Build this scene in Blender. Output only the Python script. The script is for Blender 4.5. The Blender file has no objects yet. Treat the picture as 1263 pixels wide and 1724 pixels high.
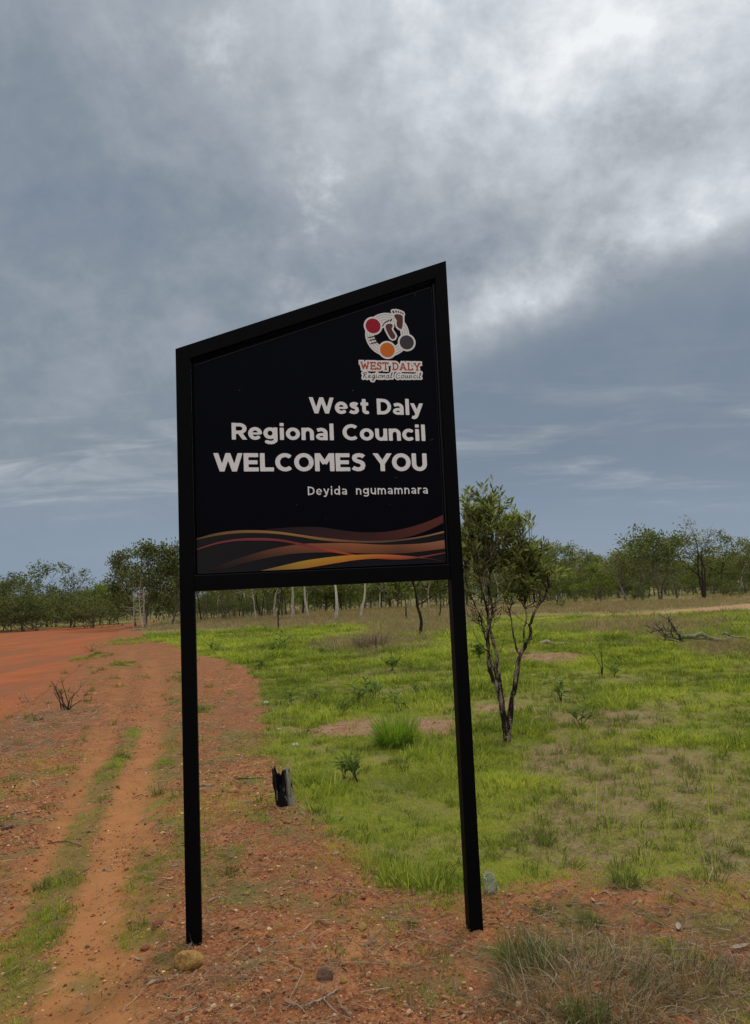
import bpy, bmesh, math, random
import numpy as np
from mathutils import Vector, Matrix

rng = np.random.default_rng(11)
random.seed(11)
SC = bpy.context.scene
COL = SC.collection

# ------------------------------------------------------------------ camera
F_PX, PITCH, ROLL, CAMH = 1330.0, 0.1064, -0.0445, 1.6
PW, PH = 1263.0, 1724.0
CX, CY = 631.5, 862.0
cp, sp_ = math.cos(PITCH), math.sin(PITCH)
cr, sr = math.cos(ROLL), math.sin(ROLL)
FWD = np.array([0, cp, sp_])
R0 = np.array([1.0, 0, 0]); U0 = np.array([0, -sp_, cp])
RGT = cr * R0 + sr * U0
UPV = -sr * R0 + cr * U0
cam_d = bpy.data.cameras.new('camera')
cam_d.sensor_fit = 'VERTICAL'
cam_d.sensor_height = 24.0
cam_d.lens = F_PX / PH * 24.0
cam_d.clip_start = 0.05
cam_d.clip_end = 9000
cam = bpy.data.objects.new('camera', cam_d)
COL.objects.link(cam)
M = Matrix(((RGT[0], UPV[0], -FWD[0], 0), (RGT[1], UPV[1], -FWD[1], 0),
            (RGT[2], UPV[2], -FWD[2], CAMH), (0, 0, 0, 1)))
cam.matrix_world = M
SC.camera = cam

# ------------------------------------------------------------------ light
SUN_AZ, SUN_EL = math.radians(32), math.radians(48)      # clockwise from +Y
sun_d = bpy.data.lights.new('sun', 'SUN')
sun_d.energy = 1.5
sun_d.angle = math.radians(14)
sun_d.color = (1.0, 0.91, 0.77)
sun = bpy.data.objects.new('sun', sun_d)
COL.objects.link(sun)
sd = Vector((math.sin(SUN_AZ) * math.cos(SUN_EL), math.cos(SUN_AZ) * math.cos(SUN_EL), math.sin(SUN_EL)))
sun.rotation_euler = sd.to_track_quat('Z', 'Y').to_euler()
sun.location = (20, 30, 40)

SC.view_settings.view_transform = 'Standard'
SC.view_settings.look = 'None'
SC.view_settings.gamma = 1
SC.view_settings.exposure = 0.0
SC.view_settings.use_curve_mapping = False


# ------------------------------------------------------------------ node helpers
class NT:
    def __init__(self, nt):
        self.nt = nt
    def n(self, typ, **kw):
        nd = self.nt.nodes.new(typ)
        for k, v in kw.items():
            if k.startswith('i_'):
                nd.inputs[int(k[2:]) if k[2:].isdigit() else k[2:].replace('_', ' ')].default_value = v
            else:
                setattr(nd, k, v)
        return nd
    def l(self, a, b):
        self.nt.links.new(a, b)
    def val(self, x, sock):
        if isinstance(x, (int, float)):
            sock.default_value = x
        elif isinstance(x, (tuple, list)):
            sock.default_value = tuple(x) + ((1.0,) if len(x) == 3 and len(sock.default_value) == 4 else ())
        else:
            self.l(x, sock)
    def math(self, op, a, b=0.0, c=None, clamp=False):
        nd = self.nt.nodes.new('ShaderNodeMath'); nd.operation = op; nd.use_clamp = clamp
        self.val(a, nd.inputs[0]); self.val(b, nd.inputs[1])
        if c is not None: self.val(c, nd.inputs[2])
        return nd.outputs[0]
    def mix(self, f, a, b, blend='MIX'):
        nd = self.nt.nodes.new('ShaderNodeMix'); nd.data_type = 'RGBA'; nd.blend_type = blend
        nd.clamp_factor = True
        self.val(f, nd.inputs[0]); self.val(a, nd.inputs[6]); self.val(b, nd.inputs[7])
        return nd.outputs[2]
    def ss(self, x, lo, hi, a=0.0, b=1.0):
        nd = self.nt.nodes.new('ShaderNodeMapRange'); nd.interpolation_type = 'SMOOTHSTEP'
        self.val(x, nd.inputs[0]); nd.inputs[1].default_value = lo; nd.inputs[2].default_value = hi
        nd.inputs[3].default_value = a; nd.inputs[4].default_value = b
        return nd.outputs[0]
    def noise(self, vec, scale, detail=4, rough=0.55, dist=0.0, dims='3D'):
        nd = self.nt.nodes.new('ShaderNodeTexNoise'); nd.noise_dimensions = dims
        if vec is not None: self.l(vec, nd.inputs['Vector'])
        nd.inputs['Scale'].default_value = scale; nd.inputs['Detail'].default_value = detail
        nd.inputs['Roughness'].default_value = rough; nd.inputs['Distortion'].default_value = dist
        return nd.outputs[0]
    def attr(self, name, typ='GEOMETRY', out='Fac'):
        nd = self.nt.nodes.new('ShaderNodeAttribute'); nd.attribute_name = name; nd.attribute_type = typ
        return nd.outputs[out]
    def comb(self, x, y, z=0.0):
        nd = self.nt.nodes.new('ShaderNodeCombineXYZ')
        self.val(x, nd.inputs[0]); self.val(y, nd.inputs[1]); self.val(z, nd.inputs[2])
        return nd.outputs[0]


# ------------------------------------------------------------------ sky (world)
world = bpy.data.worlds.new('World')
SC.world = world
world.use_nodes = True
world.node_tree.nodes.clear()
W = NT(world.node_tree)
tc = W.n('ShaderNodeTexCoord')
sep = W.n('ShaderNodeSeparateXYZ'); W.l(tc.outputs['Generated'], sep.inputs[0])
dx, dy, dz = sep.outputs
zc = W.math('MAXIMUM', dz, 0.0)
den = W.math('ADD', zc, 0.62)
pv = W.comb(W.math('DIVIDE', dx, den), W.math('DIVIDE', dy, den), 0.0)       # cloud-deck coordinates
ay = W.math('ADD', W.math('ABSOLUTE', dy), 0.02)
ta = W.math('DIVIDE', dx, ay)            # tangent of the azimuth
te = W.math('DIVIDE', dz, ay)            # tangent-like elevation
n1 = W.noise(pv, 1.75, 7, 0.58, 0.15, '2D')
n2 = W.noise(pv, 5.4, 8, 0.60, 0.10, '2D')
n3 = W.noise(pv, 0.8, 3, 0.5, 0.2, '2D')
n4 = W.noise(pv, 13.0, 7, 0.62, 0.15, '2D')
# stretched low bands
pb = W.comb(W.math('MULTIPLY', ta, 2.2), W.math('MULTIPLY', te, 16.0), 3.0)
n5 = W.noise(pb, 1.6, 6, 0.6, 0.6, '3D')
# the wedge of smooth darker cloud, lower right
edge = W.math('ADD', W.math('MULTIPLY_ADD', ta, 0.37, 0.285), W.math('MULTIPLY', W.math('SUBTRACT', n1, 0.5), 0.10))
h_ab = W.math('SUBTRACT', te, edge)                              # height above the edge
below = W.ss(h_ab, 0.055, -0.085)
rightm = W.ss(ta, 0.0, 0.12)
wedge = W.math('MULTIPLY', below, rightm)
band = W.math('MULTIPLY', W.math('MULTIPLY', W.ss(h_ab, -0.05, 0.05), W.ss(h_ab, 0.14, 0.03)), W.math('MULTIPLY', W.ss(ta, -0.02, 0.14), W.ss(ta, 0.55, 0.25, 0.70, 1.0)))
# luminous part, upper right
bx = W.math('SUBTRACT', ta, 0.30); by = W.math('SUBTRACT', te, 0.74)
rr = W.math('SQRT', W.math('ADD', W.math('POWER', W.math('MULTIPLY', bx, 1.0), 2.0), W.math('POWER', W.math('MULTIPLY', by, 1.35), 2.0)))
lum = W.ss(rr, 0.62, 0.0)
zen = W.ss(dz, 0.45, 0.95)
tex = W.math('ADD', W.math('MULTIPLY', W.math('SUBTRACT', n1, 0.5), 0.75), W.math('MULTIPLY', W.math('SUBTRACT', n2, 0.5), 1.3))
tex = W.math('ADD', tex, W.math('MULTIPLY', W.math('SUBTRACT', n4, 0.5), 0.70))
tex = W.math('MULTIPLY', tex, W.ss(te, 0.05, 0.4, 0.22, 1.0))
tex = W.math('MULTIPLY', tex, W.math('SUBTRACT', 1.0, W.math('MULTIPLY', wedge, 0.62)))
tex = W.math('MULTIPLY', tex, W.math('MULTIPLY_ADD', lum, 0.85, 0.62))
streak = W.math('MULTIPLY', W.math('MULTIPLY', W.ss(n5, 0.47, 0.75), W.math('MULTIPLY', W.ss(te, 0.06, 0.12), W.ss(te, 0.34, 0.15))), 0.35)
puff = W.math('MULTIPLY', W.ss(n2, 0.60, 0.78), W.math('MULTIPLY', W.math('MULTIPLY', W.ss(te, 0.2, 0.5), W.ss(ta, -0.45, 0.0)), W.math('SUBTRACT', 1.0, wedge)))
b = W.math('MULTIPLY_ADD', lum, 0.76, 0.225)
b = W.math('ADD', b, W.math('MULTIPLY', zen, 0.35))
b = W.math('ADD', b, W.math('MULTIPLY', tex, 0.62))
b = W.math('ADD', b, W.math('MULTIPLY', band, W.math('MULTIPLY_ADD', n2, 0.95, -0.14)))
b = W.math('ADD', b, W.math('MULTIPLY', puff, 0.26))
b = W.math('ADD', b, W.math('MULTIPLY', streak, 0.95))
b = W.math('SUBTRACT', b, W.math('MULTIPLY', wedge, W.math('MULTIPLY_ADD', n3, 0.30, 0.02)))
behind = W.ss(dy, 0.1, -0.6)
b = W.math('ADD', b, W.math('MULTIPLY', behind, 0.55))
b = W.math('MAXIMUM', b, 0.03, clamp=True)
ramp = W.n('ShaderNodeValToRGB')
W.l(b, ramp.inputs[0])
e = ramp.color_ramp.elements
e[0].position = 0.0; e[0].color = (0.160, 0.218, 0.298, 1)
e[1].position = 1.0; e[1].color = (0.88, 0.91, 0.94, 1)
for p_, c_ in ((0.2, (0.238, 0.284, 0.342)), (0.45, (0.385, 0.425, 0.472)), (0.7, (0.58, 0.625, 0.67))):
    x_ = e.new(p_); x_.color = (*c_, 1)
hz = W.ss(te, 0.20, 0.02)
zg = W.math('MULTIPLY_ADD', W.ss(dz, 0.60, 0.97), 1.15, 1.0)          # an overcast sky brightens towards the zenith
ccol = W.mix(W.math('MULTIPLY', hz, 0.75), ramp.outputs[0], (0.238, 0.322, 0.440))
sky = W.n('ShaderNodeTexSky', sky_type='NISHITA')
sky.sun_disc = False
sky.sun_elevation = SUN_EL
sky.sun_rotation = SUN_AZ
sky.air_density = 1.0; sky.dust_density = 1.5
bg1 = W.n('ShaderNodeBackground'); W.l(sky.outputs[0], bg1.inputs[0]); bg1.inputs[1].default_value = 0.06
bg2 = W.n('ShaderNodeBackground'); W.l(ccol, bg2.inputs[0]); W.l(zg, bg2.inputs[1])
cover = W.ss(te, 0.0, 0.15, 0.86, 0.96)
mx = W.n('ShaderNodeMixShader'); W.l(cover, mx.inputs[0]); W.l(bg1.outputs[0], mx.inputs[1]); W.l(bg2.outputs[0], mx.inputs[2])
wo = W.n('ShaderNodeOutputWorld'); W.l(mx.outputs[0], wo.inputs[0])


# ------------------------------------------------------------------ maths helpers
def _hash(ix, iy, s):
    h = (ix.astype(np.int64) * 374761393 + iy.astype(np.int64) * 668265263 + s * 974711) & 0x7fffffff
    h = ((h ^ (h >> 13)) * 1274126177) & 0x7fffffff
    return ((h ^ (h >> 16)) & 0xffff) / 65535.0

def vnoise(x, y, s=0):
    ix, iy = np.floor(x), np.floor(y)
    fx, fy = x - ix, y - iy
    fx = fx * fx * (3 - 2 * fx); fy = fy * fy * (3 - 2 * fy)
    a = _hash(ix, iy, s); b_ = _hash(ix + 1, iy, s); c = _hash(ix, iy + 1, s); d = _hash(ix + 1, iy + 1, s)
    return a + (b_ - a) * fx + (c - a) * fy + (a - b_ - c + d) * fx * fy

def fbm(x, y, sc, s=0, o=4):
    t = 0; a = 1.0; w = 0
    for i in range(o):
        t = t + a * vnoise(x * sc + 17.3 * i, y * sc - 9.1 * i, s + i); w += a; a *= 0.5; sc *= 2.03
    return t / w

def sstep(x, lo, hi):
    t = np.clip((x - lo) / (hi - lo), 0, 1)
    return t * t * (3 - 2 * t)

def ray(u, v):
    d = FWD + RGT * ((u - CX) / F_PX) + UPV * ((CY - v) / F_PX)
    return d

def g0(u, v):
    d = ray(u, v); t = -CAMH / d[2]
    return np.array([d[0] * t, d[1] * t])

def seg_dist(P, pts):
    """distance of points P (n,2) to an open polyline, and the fraction along it"""
    best = np.full(len(P), 1e9)
    for a, b_ in zip(pts[:-1], pts[1:]):
        ab = b_ - a; L = max(1e-9, float(ab @ ab))
        t = np.clip(((P - a) @ ab) / L, 0, 1)
        q = P - (a + t[:, None] * ab)
        best = np.minimum(best, np.hypot(q[:, 0], q[:, 1]))
    return best

def poly_sd(P, poly):
    """signed distance, positive inside"""
    poly = np.asarray(poly)
    d = seg_dist(P, np.vstack([poly, poly[:1]]))
    ins = np.zeros(len(P), bool)
    x, y = P[:, 0], P[:, 1]
    n = len(poly)
    for i in range(n):
        x0, y0 = poly[i]; x1, y1 = poly[(i + 1) % n]
        if y0 == y1: continue
        c = ((y0 > y) != (y1 > y)) & (x < (x1 - x0) * (y - y0) / (y1 - y0) + x0)
        ins ^= c
    return np.where(ins, d, -d)

def GP(lst):
    return np.array([g0(*q) for q in lst])

# ------------------------------------------------------------------ ground zones (plan view, metres)
GRASS_EDGE = GP([(232, 1060), (262, 1078), (318, 1094), (345, 1104), (385, 1113), (430, 1130), (438, 1160), (440, 1200), (446, 1245),
                 (452, 1278), (490, 1318), (505, 1380), (555, 1428), (606, 1466), (640, 1500), (700, 1512), (775, 1516), (840, 1508),
                 (900, 1486), (980, 1468), (1100, 1480), (1263, 1478)])
GRASS_POLY = np.vstack([GRASS_EDGE, [[2.6, 4.1], [6, 3.9], [40, 3], [900, 60], [900, 900], [-30, 900], [-24, 90]]])
ROAD_POLY = np.vstack([GP([(225, 1047), (200, 1062), (178, 1085), (150, 1108), (110, 1138), (60, 1172), (0, 1214)]),
                       [[-6.0, 7.0], [-9, 4.0], [-12, 0], [-16, -10], [-60, -10], [-60, 40], [-52, 86]], GP([(60, 1055), (150, 1049)])])
LIP = GP([(215, 1068), (178, 1088), (150, 1110), (110, 1140), (60, 1174), (0, 1216)])
TRACK_R = GP([(120, 1900), (150, 1740), (178, 1560), (212, 1400), (250, 1250), (262, 1160), (255, 1110)])
TRACK_L = GP([(-60, 1760), (40, 1560), (100, 1430), (148, 1320), (190, 1200), (212, 1130), (225, 1095)])
STRIP = GP([(20, 1700), (70, 1580), (115, 1470), (150, 1370), (180, 1300), (212, 1262), (226, 1225)])
FRINGE = GP([(238, 1640), (252, 1560), (262, 1420), (275, 1330), (290, 1240), (298, 1180), (304, 1130)])
SANDY = GP([(860, 1042), (940, 1037), (1000, 1034), (1060, 1032), (1130, 1028), (1180, 1023), (1263, 1016), (1500, 1004), (1500, 1015), (1263, 1027), (1200, 1031), (1100, 1036), (1000, 1039), (900, 1044)])
BARE = [(640, 1222, 130, 17), (735, 1226, 40, 14), (925, 1105, 75, 7), (840, 1190, 40, 4), (600, 1226, 60, 8), (860, 1093, 30, 4)]
DRY = [(1160, 1335, 240, 80), (1020, 1395, 160, 60), (1240, 1430, 110, 70), (980, 1440, 90, 30), (1010, 1210, 110, 18), (1080, 1056, 120, 12), (625, 1085, 75, 16),
       (1030, 1020, 110, 8), (700, 1058, 60, 10), (560, 1040, 130, 10), (1230, 1090, 80, 12), (960, 1280, 70, 30)]
GREENS = [(210, 1118, 14, 8), (205, 1080, 30, 5), (30, 1655, 40, 16), (100, 1700, 70, 30), (60, 1655, 20, 12), (390, 1465, 22, 18), (400, 1530, 40, 22),
          (350, 1520, 30, 40), (120, 1190, 12, 5), (150, 1105, 20, 5), (960, 1545, 50, 30), (1000, 1590, 40, 18), (1050, 1480, 60, 25),
          (860, 1560, 18, 8), (1110, 1600, 60, 25), (1200, 1555, 60, 28), (930, 1600, 50, 20), (1220, 1690, 60, 40), (1080, 1545, 30, 14), (1180, 1500, 60, 16), (830, 1600, 30, 14), (320, 1450, 26, 40), (420, 1330, 20, 10), (395, 1240, 22, 22), (345, 1205, 20, 30), (350, 1300, 18, 18), (440, 1400, 20, 12), (290, 1640, 25, 25)]

def ell(P, lst, soft=0.35):
    """soft cover of ground ellipses given by their picture extents"""
    out = np.zeros(len(P))
    for (u, v, ru, rv) in lst:
        c = g0(u, v); e1 = g0(u + ru, v); n0 = g0(u, v - rv); n1_ = g0(u, v + rv)
        rx = max(0.05, np.hypot(*(e1 - c))); ry = max(0.05, 0.5 * np.hypot(*(n0 - n1_)))
        cc = 0.5 * (n0 + n1_)
        f = cc / np.hypot(*cc); s = np.array([f[1], -f[0]])
        q = P - cc
        d = np.sqrt(((q @ s) / rx) ** 2 + ((q @ f) / ry) ** 2)
        out = np.maximum(out, 1 - sstep(d, 1 - soft, 1 + soft))
    return out

def zones(x, y):
    P = np.stack([x, y], 1)
    D = np.hypot(x, y)
    wob = (fbm(x, y, 1.6, 3) - 0.5) * np.clip(0.045 * D, 0.08, 1.2)
    wob2 = (fbm(x, y, 7.0, 5) - 0.5) * 0.25
    z = {}
    z['grass'] = sstep(poly_sd(P, GRASS_POLY) + wob * 0.9 + wob2 * 1.1, -0.12, 0.20)
    z['grass'] = np.maximum(z['grass'], sstep(D + wob * 3, 84, 90))
    z['road'] = (1 - sstep(D + wob * 3, 84, 90)) * sstep((poly_sd(P, ROAD_POLY) + wob * 1.2 + wob2 * 0.8) / (0.6 + 0.05 * D), -0.5, 0.6)
    tr = np.maximum(1 - sstep(seg_dist(P, TRACK_R) + wob2 * 0.5, 0.12, 0.30), 0.8 * (1 - sstep(seg_dist(P, TRACK_L) + wob2 * 0.6, 0.07, 0.24)))
    z['track'] = tr * (1 - z['grass']) * (1 - 0.6 * sstep(D, 7, 13)) * (0.75 + 0.5 * (fbm(x, y, 1.4, 55) - 0.3))
    strip = (1 - sstep(seg_dist(P, STRIP) + wob2 * 0.4, 0.06, 0.17)) * sstep(fbm(x, y, 2.1, 21), 0.26, 0.44)
    fringe = (1 - sstep(seg_dist(P, FRINGE) + wob2 * 0.5, 0.05, 0.20)) * sstep(fbm(x, y, 2.6, 31), 0.40, 0.60)
    z['strip'] = np.maximum(np.maximum(strip, fringe * 0.9), ell(P, GREENS, 0.5) * sstep(fbm(x, y, 4.0, 61), 0.38, 0.58))
    z['bare'] = np.clip(ell(P, BARE, 0.35) * 1.2 + (fbm(x, y, 5, 9) - 0.55) * 0.8 * (ell(P, BARE, 0.6) > 0.02), 0, 1)
    sand = sstep(poly_sd(P, SANDY) + wob * 0.9, -0.5, 0.7)
    z['sand'] = sand
    dry = ell(P, DRY, 0.6)
    dry = np.clip(dry * (0.55 + 1.0 * fbm(x, y, 0.9, 41)) + 0.55 * sstep(fbm(x, y, 0.5, 44) + 0.25 * fbm(x, y, 3, 45), 0.68, 0.9), 0, 1)
    far = sstep(D, 30, 60)
    dry = np.maximum(dry, far * sstep(fbm(x * 0.35, y, 0.09, 46), 0.47, 0.62) * 0.8)
    z['dry'] = dry
    return z

def height(x, y):
    x = np.atleast_1d(np.asarray(x, float)); y = np.atleast_1d(np.asarray(y, float))
    P = np.stack([x, y], 1)
    D = np.hypot(x, y)
    berm = 0.085 * (1 - sstep(np.hypot((x + 1.0) / 1.2, (y - 4.6) / 4.5), 0.25, 1.25))
    h = berm - 0.03 * sstep(poly_sd(P, GRASS_POLY), -0.1, 0.5) * (1 - sstep(D, 20, 50))
    h = h - 0.035 * (1 - sstep(seg_dist(P, TRACK_R), 0.05, 0.30)) - 0.03 * (1 - sstep(seg_dist(P, TRACK_L), 0.05, 0.26))
    rd = poly_sd(P, ROAD_POLY)
    h = h - 0.11 * sstep(rd, -0.12, 0.16)
    h = h + (fbm(x, y, 0.55, 71, 3) - 0.5) * 0.07 * sstep(D, 3.0, 9.0) + (fbm(x, y, 2.2, 72, 3) - 0.5) * 0.03
    for px_, py_ in ((-0.90, 3.72), (0.40, 3.93)):
        h = h + 0.006 * np.exp(-(np.hypot(x - px_, y - py_) / 0.13) ** 2)
    h = h * (1 - 0.6 * sstep(D, 60, 150))
    return h

def rough(x, y):
    return (fbm(x, y, 11, 73, 3) - 0.5) * 0.028 + (vnoise(x * 47, y * 47, 77) - 0.5) * 0.010

def GZ(x, y):
    return float(height(x, y)[0] + rough(np.atleast_1d(float(x)), np.atleast_1d(float(y)))[0] * 0.5)

def at(u, v):
    """the ground point seen at a picture position"""
    d = ray(u, v); z = 0.0
    for _ in range(6):
        t = (z - CAMH) / d[2]; x, y = d[0] * t, d[1] * t
        z = GZ(x, y)
    return Vector((x, y, z))

def at_d(u, D):
    """ground point in the picture column u at depth D"""
    v = CY + 150.0
    x = D * ((u - CX) / F_PX)
    x = x * 1.0 + 0.0
    # follow the roll: the column meets the ground below the horizon
    for _ in range(4):
        d = np.array([x, D, -CAMH])
        uu = CX + F_PX * (d @ RGT) / (d @ FWD)
        x += (u - uu) * D / F_PX
    return Vector((x, D, GZ(x, D)))


# ------------------------------------------------------------------ object helpers
def set_props(o, label=None, cat=None, group=None, kind=None):
    if label: o['label'] = label
    if cat: o['category'] = cat
    if group: o['group'] = group
    if kind: o['kind'] = kind
    return o

def mesh_obj(name, verts, faces, mats, parent=None, smooth=False, col=COL, midx=None):
    me = bpy.data.meshes.new(name)
    if isinstance(verts, np.ndarray): verts = verts.tolist()
    me.from_pydata(verts, [], faces)
    for m in (mats if isinstance(mats, (list, tuple)) else [mats]):
        me.materials.append(m)
    if midx is not None: me.polygons.foreach_set('material_index', midx)
    if smooth: me.polygons.foreach_set('use_smooth', [True] * len(me.polygons))
    me.update()
    o = bpy.data.objects.new(name, me)
    if col is not None: col.objects.link(o)
    if parent is not None: o.parent = parent
    return o

def empty(name, loc, rz=0.0, label=None, cat=None, group=None):
    o = bpy.data.objects.new(name, None)
    o.empty_display_size = 0.1
    o.location = loc; o.rotation_euler = (0, 0, rz)
    COL.objects.link(o)
    return set_props(o, label, cat, group)

def copy_tree(root, loc, rz, scl, label=None, cat=None, group=None):
    r = root.copy(); COL.objects.link(r)
    r.location = loc; r.rotation_euler = (0, 0, rz)
    r.scale = scl if hasattr(scl, '__len__') else (scl,) * 3
    set_props(r, label, cat, group)
    for ch in list(root.children):
        c = ch.copy(); COL.objects.link(c); c.parent = r
        for gch in ch.children:
            d = gch.copy(); COL.objects.link(d); d.parent = c
    return r

class Tubes:
    def __init__(self): self.v = []; self.f = []
    def tube(self, pts, rad, sides=6, cap=True):
        pts = np.asarray(pts, float); n = len(pts)
        rad = np.broadcast_to(np.asarray(rad, float), (n,))
        t = np.gradient(pts, axis=0); t /= np.linalg.norm(t, axis=1)[:, None] + 1e-12
        ref = np.array([0.31, 0.95, 0.1]) if abs(t[0] @ np.array([0.3, 0.95, 0.1])) < 0.8 else np.array([1.0, 0, 0])
        b0 = len(self.v); ang = np.arange(sides) * 2 * np.pi / sides
        for i in range(n):
            a = np.cross(t[i], ref); a /= np.linalg.norm(a) + 1e-12
            c = np.cross(t[i], a)
            ref = np.cross(a, t[i]) if False else ref
            ring = pts[i] + rad[i] * (np.cos(ang)[:, None] * a + np.sin(ang)[:, None] * c)
            self.v.extend(ring.tolist())
        for i in range(n - 1):
            for j in range(sides):
                p = b0 + i * sides + j; q = b0 + i * sides + (j + 1) % sides
                self.f.append((p, q, q + sides, p + sides))
        if cap:
            self.f.append(tuple(b0 + j for j in range(sides))[::-1])
            self.f.append(tuple(b0 + (n - 1) * sides + j for j in range(sides)))
    def build(self, name, mat, parent=None, smooth=True, col=COL):
        return mesh_obj(name, self.v, self.f, mat, parent, smooth, col)


# ------------------------------------------------------------------ materials
def new_mat(name):
    m = bpy.data.materials.new(name); m.use_nodes = True
    m.node_tree.nodes.clear()
    t = NT(m.node_tree)
    out = t.n('ShaderNodeOutputMaterial')
    return m, t, out

def principled(t, out, col, rough=0.7, spec=0.3, bump=None, bstr=0.3, bdist=0.01, **kw):
    p = t.n('ShaderNodeBsdfPrincipled')
    t.val(col, p.inputs['Base Color'])
    t.val(rough, p.inputs['Roughness'])
    p.inputs['Specular IOR Level'].default_value = spec
    for k, v in kw.items(): t.val(v, p.inputs[k.replace('_', ' ')])
    if bump is not None:
        bn = t.n('ShaderNodeBump'); bn.inputs['Strength'].default_value = bstr; bn.inputs['Distance'].default_value = bdist
        t.l(bump, bn.inputs['Height']); t.l(bn.outputs[0], p.inputs['Normal'])
    t.l(p.outputs[0], out.inputs[0])
    return p

def simple(name, c, rough=0.7, spec=0.3, var=0.25, nscale=30.0, bstr=0.2, bdist=0.003):
    m, t, out = new_mat(name)
    tc_ = t.n('ShaderNodeTexCoord').outputs['Object']
    n = t.noise(tc_, nscale, 5, 0.6)
    n_ = t.math('MULTIPLY_ADD', n, 2 * var, 1 - var)
    colr = t.mix(1.0, c, t.comb(n_, n_, n_), 'MULTIPLY')
    principled(t, out, colr, rough, spec, n, bstr, bdist)
    return m

def leaf_mat(name, cols, trans=0.35, inst=False, rough=0.7, spec=0.08):
    """cols: list of 3 colours spread by random-per-leaf (and by the instance tint)"""
    m, t, out = new_mat(name)
    geo = t.n('ShaderNodeNewGeometry')
    r = geo.outputs['Random Per Island']
    if inst:
        tin = t.attr('tint', 'INSTANCER')
        f = t.math('MULTIPLY_ADD', r, 0.35, t.math('MULTIPLY', tin, 0.65))
    else:
        f = r
    rp = t.n('ShaderNodeValToRGB'); t.l(f, rp.inputs[0])
    es = rp.color_ramp.elements
    es[0].position = 0.1; es[0].color = (*cols[0], 1); es[1].position = 0.9; es[1].color = (*cols[-1], 1)
    for i, c in enumerate(cols[1:-1]):
        q = es.new((i + 1) / (len(cols) - 1)); q.color = (*c, 1)
    c = rp.outputs[0]
    p = t.n('ShaderNodeBsdfPrincipled'); t.l(c, p.inputs['Base Color']); p.inputs['Roughness'].default_value = rough
    p.inputs['Specular IOR Level'].default_value = spec
    tr = t.n('ShaderNodeBsdfTranslucent'); t.l(t.mix(1.0, c, (1.0, 1.05, 0.6), 'MULTIPLY'), tr.inputs[0])
    mx_ = t.n('ShaderNodeMixShader'); mx_.inputs[0].default_value = trans
    t.l(p.outputs[0], mx_.inputs[1]); t.l(tr.outputs[0], mx_.inputs[2]); t.l(mx_.outputs[0], out.inputs[0])
    return m

def inst_mat(name, cols, rough=0.85, spec=0.2, nscale=60):
    m, t, out = new_mat(name)
    tin = t.attr('tint', 'INSTANCER')
    tc_ = t.n('ShaderNodeTexCoord').outputs['Object']
    n = t.noise(tc_, nscale, 4, 0.6)
    f = t.math('MULTIPLY_ADD', t.math('SUBTRACT', n, 0.5), 0.25, tin)
    rp = t.n('ShaderNodeValToRGB'); t.l(f, rp.inputs[0])
    es = rp.color_ramp.elements
    es[0].position = 0.0; es[0].color = (*cols[0], 1); es[1].position = 1.0; es[1].color = (*cols[-1], 1)
    for i, c in enumerate(cols[1:-1]):
        q = es.new((i + 1) / (len(cols) - 1)); q.color = (*c, 1)
    principled(t, out, rp.outputs[0], rough, spec)
    return m

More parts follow.
